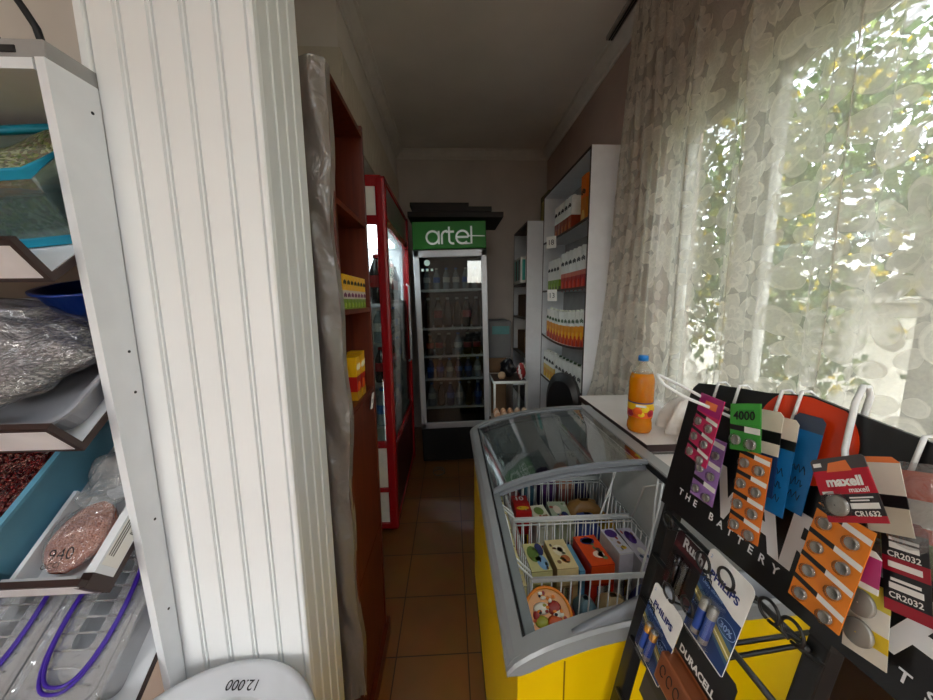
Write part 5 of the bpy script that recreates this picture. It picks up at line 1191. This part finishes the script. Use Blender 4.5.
def plain(label, u, v, w, wd, ht, ang, bandsv, name='battery_card', yaw=0, scrib=None, group='battery cards on the stand', rad=.004):
    t, M = card(name, label, 'battery card', u, v, w, wd, ht, ang, group, yaw)
    b = MB(); b.M = M; ms = []; y = ht / 2
    for i, (fr_, c) in enumerate(bandsv):
        ms.append(pm(c)); y2 = y - fr_ * ht
        ra = rad if i == 0 else 0
        P = [(-wd / 2, y2), (wd / 2, y2), (wd / 2, y - ra), (wd / 2 - ra, y), (-wd / 2 + ra, y), (-wd / 2, y - ra)] if ra else [(-wd / 2, y2), (wd / 2, y2), (wd / 2, y), (-wd / 2, y)]
        b.prism(P, -.0007, 0, 'z', i); y = y2
    b.build('printed_card', ms, t)
    if scrib:
        rnd = random.Random(scrib); s_ = MB(); s_.M = M
        for k in range(3):
            yy = -ht * .05 - k * ht * .14; s_.tube([(-wd * .3 + wd * .6 * i / 14, yy + ht * .04 * math.sin(i * 1.7 + k) + rnd.uniform(-.001, .001), .0004) for i in range(15)], .00035, 4)
        s_.build('pen_marking', M_ink, t)
    return t, M
BL = (20, 112, 176); CRM = (224, 214, 196)
plain('cream and blue battery card with a black stripe peeking out right of the green card', .141, .160, .017, .030, .086, 9, [(.24, CRM), (.14, BK), (.14, CRM), (.48, (24, 60, 110))])
plain('blue battery card with pen scribbles and a cream top, second behind the green card', .152, .152, .012, .030, .096, 7, [(.22, CRM), (.10, BK), (.68, BL)], scrib=4)
plain('blue battery card hanging lowest in front of the orange disc', .166, .162, .006, .028, .094, 3, [(.16, (60, 70, 90)), (.84, BL)], scrib=8)
plain('white battery card with black stripe and orange edge right of the red lithium card', .236, .170, .016, .026, .055, 24, [(.08, (226, 120, 60)), (.42, (222, 214, 200)), (.16, BK), (.34, (200, 190, 170))])
t, M = plain('orange topped clear pouch of batteries near the right picture edge', .250, .158, .006, .040, .072, 18, [(.28, (214, 84, 40)), (.26, (216, 210, 200)), (.14, (196, 70, 40)), (.32, (84, 120, 50))])
b = MB(); b.M = M; b.grid(lambda u, v: (-.027 + .054 * u, -.042 + .084 * v, .002 + .006 * math.sin(u * PI) * math.sin(v * PI)), 10, 10); b.build('pouch_film', M_bag, t)
t, M = plain('dark red and black battery card with white print at the right edge', .2575, .126, .012, .025, .064, 17, [(.12, (120, 12, 30)), (.30, BK), (.16, (150, 14, 36)), (.30, BK), (.12, (150, 14, 36))])
b = MB(); b.M = M
for y_, w_, h_ in ((.018, .016, .002), (.0135, .016, .004), (.0, .018, .004), (-.010, .016, .002), (-.0145, .018, .004)): b.box(-w_ / 2, w_ / 2, y_ - h_ / 2, y_ + h_ / 2, 0, .0004)
b.text('CR2032', Matrix.Translation((0, .0075, .0004)), width=.018, bold=.02); b.text('CR2032', Matrix.Translation((0, -.0205, .0004)), width=.018, bold=.02); b.build('white_print', M_paper, t)
t, M = plain('white and magenta small battery card tucked below the orange cell card', .243, .112, .018, .016, .030, 10, [(.15, WH), (.7, (176, 50, 110)), (.15, WH)])
t, M = plain('yellow battery card with two large coin cells at the lower right of the header', .247, .074, .010, .027, .056, 12, [(.3, (206, 190, 60)), (.3, (220, 216, 204)), (.2, (226, 190, 30)), (.2, (214, 206, 190))])
for y_ in (.010, -.012):
    c = MB(); c.M = M; c.lathe([(.0098, 0), (.0098, .002), (.0088, .003), (.0005, .0031)], (-.003, y_, .0006), 24, cap=False); c.build('coin_cell', M_steel, t)
t, M = plain('yellow battery pouch hanging at the far right end of the header', .288, .150, .004, .04, .10, 10, [(.2, (206, 186, 40)), (.5, (90, 84, 40)), (.3, (196, 176, 30))])
# orange strip of coin cells
cells('large orange button cell card with pale grid print under the red lithium card', .224, .098, .022, .040, .088, 0, 4, (232, 132, 28), cr=.0046, slant=.5)
# red lithium card
t, M = plain('red and black lithium coin cell card tilted on the thick white hook', .2265, .166, .034, .039, .048, 34, [(.20, (70, 66, 66)), (.38, (186, 12, 40)), (.32, (40, 36, 38)), (.10, (176, 16, 40))], rad=.002)
b = MB(); b.M = M; b.text('maxell', Matrix.Translation((.001, .0055, .0004)), width=.025, bold=.045); b.text('maxell', Matrix.Translation((.009, -.001, .0004)), width=.013, bold=.02); b.text('CR1632', Matrix.Translation((.009, -.0178, .0004)), width=.016, bold=.03)
b.box(.0, .018, -.0145, -.0105, .0002, .0006); b.box(.001, .016, -.0072, -.0062, .0002, .0006); b.box(.001, .013, -.0092, -.0082, .0002, .0006); b.box(-.0175, -.0115, .0175, .0205, .0002, .0006); b.box(-.017, -.009, -.0035, -.0015, .0002, .0006); b.build('white_print', M_paper, t)
b = MB(); b.M = M; b.add([(-.004, .014, .0004), (.004, .014, .0004), (0, .019, .0004)], [(0, 1, 2)]); b.add([(-.009, .013, .0003), (.009, .013, .0003), (.007, .021, .0003), (-.006, .020, .0003)], [(0, 1, 2, 3)]); b.build('orange_flash', pm((226, 120, 60)), t)
c = MB(); c.M = M; c.lathe([(.0078, 0), (.0078, .0022), (.0068, .003), (.0005, .0031)], (-.0085, -.012, .0006), 22, cap=False); c.build('coin_cell', M_steel, t)
c = MB(); c.M = M; c.lathe([(.0098, 0), (.0092, .004), (.005, .0046), (.0001, .0047)], (-.0085, -.012, .0004), 22, cap=False); c.build('blister', M_blist, t)
# two-cell blister packs
def cellpack(label, u, v, w, ang, s=1.0, gold=False):
    wd, ht = .057 * s, .106 * s
    t, M = card('battery_pack', label, 'battery pack', u, v, w, wd, ht, ang, 'blue and white battery packs')
    b = MB(); b.M = M; r = .007
    def rr(y0, y1, rt, rb): 
        P = []
        for cx, cy, a0, q in ((wd / 2 - rt, y1 - rt, 0, rt), (-wd / 2 + rt, y1 - rt, 90, rt), (-wd / 2 + rb, y0 + rb, 180, rb), (wd / 2 - rb, y0 + rb, 270, rb)):
            P += [(cx + q * math.cos(math.radians(a0 + 90 * i / 5)), cy + q * math.sin(math.radians(a0 + 90 * i / 5))) for i in range(6)]
        return P
    b.prism(rr(-ht / 2, ht / 2, r, .003), -.0008, 0, 'z', 0)
    yb = ht * .13
    b.add([(-wd / 2, -ht / 2 + .002, .0004), (wd / 2, -ht / 2 + .002, .0004), (wd / 2, yb - .004, .0004), (wd / 2 - .010, yb - .0045, .0004), (-wd / 2, yb + .006, .0004)], [(0, 1, 2, 3, 4)], 1)
    b.add([(-wd / 2, .06 * ht, .0006), (-wd / 2, -ht * .11, .0006), (wd / 2, -ht * .36, .0006), (wd / 2, -ht * .15, .0006)], [(0, 1, 2, 3)], 4)
    b.add([(-wd / 2, .01 * ht, .0007), (-wd / 2, -ht * .075, .0007), (wd / 2, -ht * .31, .0007), (wd / 2, -ht * .21, .0007)], [(0, 1, 2, 3)], 2)
    b.add([(-wd / 2, -ht * .035, .0009), (-wd / 2, -ht * .055, .0009), (wd / 2, -ht * .275, .0009), (wd / 2, -ht * .255, .0009)], [(0, 1, 2, 3)], 3)
    b.build('printed_card', [pm((240, 240, 236)), pm((18, 58, 116)), pm((176, 164, 84)), pm((246, 240, 190)), pm((62, 100, 130))], t)
    x_ = MB(); x_.M = M; x_.text('PHILIPS', Matrix.Translation((0, ht * .26, .0004)), width=wd * .66, bold=.035); x_.build('brand_lettering', pm((20, 44, 120)), t)
    x_ = MB(); x_.M = M; x_.text('30%', Matrix.Translation((wd * .30, -ht * .06, .0012)), width=wd * .26, bold=.02); x_.tube([(wd * .30 + .011 * s * math.cos(a), -ht * .06 + .0075 * s * math.sin(a), .0009) for a in [2 * PI * i / 24 for i in range(24)]], .0003, 4, True)
    x_.text('Ultra alkaline', Matrix.Translation((-wd * .16, ht * .125, .0012)), width=wd * .5); x_.text('AAA', Matrix.Translation((-wd * .40, -ht * .16, .0012)), width=wd * .14); x_.text('2', Matrix.Translation((-wd * .40, ht * .42, .0012)), size=.006); x_.build('white_print', pm((150, 180, 226)), t)
    for q, sx in enumerate((-.10, .10)):
        c = MB(); c.M = M @ Matrix.Translation((sx * wd - .002, -ht * .17, .006)) @ Matrix.Rotation(PI / 2, 4, 'X')
        R_ = .0047 * s; hl = .021 * s
        c.lathe([(R_ * .4, -hl - .001), (R_ * .4, -hl), (R_, -hl), (R_, -hl * .45), (R_, hl * .72), (R_, hl), (R_ * .95, hl + .0005)], (0, 0, 0), 16, mts=[0, 0, 0 if not gold else 2, 1, 0, 0]); c.build('battery_cell', [M_steel, pm((36, 70, 150)), mat('copper_gold', (196, 140, 60), .3, metal=.7)], t)
    bl = MB(); bl.M = M; hw2, hh2 = .0135 * s, .0265 * s
    rings(bl, [(rrect(-hw2 - .004, hw2 - .001, -hh2 - ht * .17 - .001, hh2 - ht * .17 + .001, .003), .0006), (rrect(-hw2 - .002, hw2 - .003, -hh2 - ht * .17, hh2 - ht * .17, .003), .0115), (rrect(-.008, .006, -.02 - ht * .17, .02 - ht * .17, .003), .0122)], None, False); bl.build('blister', M_blist, t)
    s_ = MB(); s_.M = M
    for k in range(3): s_.tube([(-wd * .44 + k * .005 + .0055 * math.cos(i * 1.9 + k) * (1 if i % 2 else .4), ht * .22 - i * .0016 + .003 * math.sin(i * 2.3), .0006) for i in range(7)], .0005, 4)
    s_.build('pen_marking', M_ink, t)
    return t
cellpack('large white topped blue two cell battery pack in the middle of the stand', .155, -.014, .030, -3)
cellpack('smaller white topped blue battery pack with golden cells at the lower left of the stand', .083, -.122, .022, -4, 1.0, True)
t, M = plain('dark red battery box with faint white lettering at the top left under the header', .086, -.026, .012, .055, .078, -2, [(.2, (44, 12, 18)), (.1, (70, 14, 22)), (.5, (20, 16, 18)), (.2, (70, 14, 26))])
b = MB(); b.M = M; b.text('Rush', Matrix.Translation((.004, .030, .0004)), width=.034, bold=.03); b.build('white_print', pm((190, 190, 190)), t)
for sx in (-.008, .004):
    c = MB(); c.M = M @ Matrix.Translation((sx, -.010, .005)) @ Matrix.Rotation(PI / 2, 4, 'X'); c.lathe([(.002, -.022), (.002, -.021), (.0048, -.021), (.0048, .021)], (0, 0, 0), 14); c.build('battery_cell', mat('dark_cell', (34, 30, 32), .25, metal=.3), t)
bl = MB(); bl.M = M; rings(bl, [(rrect(-.020, .016, -.034, .014, .003), .0004), (rrect(-.018, .014, -.032, .012, .003), .011), (rrect(-.01, .008, -.026, .006, .003), .0114)], None, False); bl.build('blister', M_blist, t)
t, M = plain('black and copper battery pack with white lettering hanging below the blue pack', .143, -.118, .012, .078, .090, -2, [(.52, (16, 16, 18)), (.48, (150, 84, 48))])
b = MB(); b.M = M; b.text('DURACELL', Matrix.Translation((-.005, .008, .0005)), width=.055, bold=.04, sy=1.1); b.build('brand_lettering', M_paper, t)
b = MB(); b.M = M; b.box(-.036, .036, -.043, -.004, .0005, .020, bev=.003); b.build('copper_box', mat('copper_print', (146, 82, 48), .3, metal=.45, var=.05), t)
b = MB(); b.M = M
for k in range(4): b.tube([(-.024 + k * .012 + .004 * math.cos(a), -.022 + .007 * math.sin(a), .0206) for a in [2 * PI * i / 12 * .85 for i in range(13)]], .0006, 4)
b.build('pen_marking', M_ink, t)
plain('black battery card at the bottom left of the stand under the golden cell pack', .092, -.205, .008, .05, .06, -3, [(.5, (22, 22, 26)), (.5, (44, 44, 52))])
t, M = plain('small white battery card with black letters at the bottom of the stand', .196, -.118, .016, .026, .05, -3, [(1.0, (230, 224, 220))])
b = MB(); b.M = M; b.text('AA', Matrix.Translation((0, .016, .0004)), width=.009, bold=.02); b.text('P', Matrix.Translation((0.001, .004, .0004)), size=.012, bold=.03); b.build('print', M_ink, t)
# dark bag on a crate behind the stand
cr_ = MB(); cr_.box(.43, .69, .08, .40, 0, .76, 0, .005); tag(cr_.build('crate', mat('dark_crate', (34, 34, 32), .6)), 'dark crate standing behind the battery stand under the brown bag', 'crate')
bb = MB()
def dbag(u, v):
    a = u * 2 * PI; e = (math.sin(PI * min(.995, max(.03, v * .8 + .12))) ** .5) * (1 + .08 * math.sin(a * 4 + v * 8)); e *= 1 - .97 * max(0, (v - .86) / .14) ** 2; return (.595 + .09 * e * math.cos(a), .22 + .13 * e * math.sin(a), .762 + .40 * v + .012 * math.sin(a * 5) * v)
bb.grid(dbag, 26, 16); tag(bb.build('sack', mat('dark_brown_sack', (40, 32, 20), .35, var=.15, bump=.5, bscale=30)), 'dark brown plastic sack behind the lower right of the battery stand', 'sack')

# ------------------------------------------------------------------ light
wd_ = bpy.data.worlds.new('world'); SC.world = wd_; wd_.use_nodes = True; nt = wd_.node_tree; bg = nt.nodes['Background']
sky = nt.nodes.new('ShaderNodeTexSky'); sky.sky_type = 'NISHITA'; sky.sun_disc = False; sky.sun_elevation = math.radians(52); sky.sun_rotation = math.radians(200); sky.air_density = 1.3; sky.dust_density = 3.0
hs = nt.nodes.new('ShaderNodeHueSaturation'); hs.inputs['Saturation'].default_value = .35
nt.links.new(sky.outputs[0], hs.inputs['Color']); nt.links.new(hs.outputs[0], bg.inputs['Color']); bg.inputs['Strength'].default_value = 2.0
def area(name, loc, rot, sx, sy, e, col, portal=False):
    l = bpy.data.lights.new(name, 'AREA'); l.shape = 'RECTANGLE'; l.size = sx; l.size_y = sy; l.energy = e; l.color = col
    if portal: l.cycles.is_portal = True
    o = bpy.data.objects.new(name, l); COL.objects.link(o); o.location = loc; o.rotation_euler = rot
    return o
area('window_portal', (XW + .02, (WY0 + WY1) / 2, (WZ0 + WZ1) / 2), (0, PI / 2, 0), WZ1 - WZ0, WY1 - WY0, 1, (1, 1, 1), True)
area('door_portal', (-1.25, YF - .11, 1.05), (PI / 2, 0, PI), .8, 2.1, 1, (1, 1, 1), True)
area('front_window_portal', ((FX0 + FX1) / 2, YF - .11, (FZ0 + FZ1) / 2), (PI / 2, 0, PI), FX1 - FX0, FZ1 - FZ0, 1, (1, 1, 1), True)
sun = bpy.data.lights.new('sun', 'SUN'); sun.energy = 6.0; sun.angle = math.radians(3); so = bpy.data.objects.new('sun', sun); COL.objects.link(so); so.rotation_euler = Vector((.5, .2, -.84)).to_track_quat('-Z', 'Y').to_euler()
# ceiling tube lamp of the shop behind the viewer
t = thing('ceiling_lamp', 'white ceiling tube lamp behind the viewer', 'lamp', (.1, -1.1, ZC - .08))
MB().box(-.5, .7, -1.16, -1.04, ZC - .05, ZC - .001).build('housing', M_white, t)
area('shop_lamp', (.10, -1.1, ZC - .06), (0, 0, 0), 1.1, .10, 19, (.91, .965, 1))
SC.view_settings.view_transform = 'Standard'; SC.view_settings.look = 'None'; SC.view_settings.gamma = 1.0; SC.view_settings.exposure = 0.2; SC.view_settings.use_curve_mapping = False
SC.cycles.use_denoising = True; SC.cycles.max_bounces = 10; SC.cycles.transparent_max_bounces = 32; SC.cycles.diffuse_bounces = 5; SC.cycles.sample_clamp_indirect = 8
SC.cycles.caustics_reflective = False; SC.cycles.caustics_refractive = False
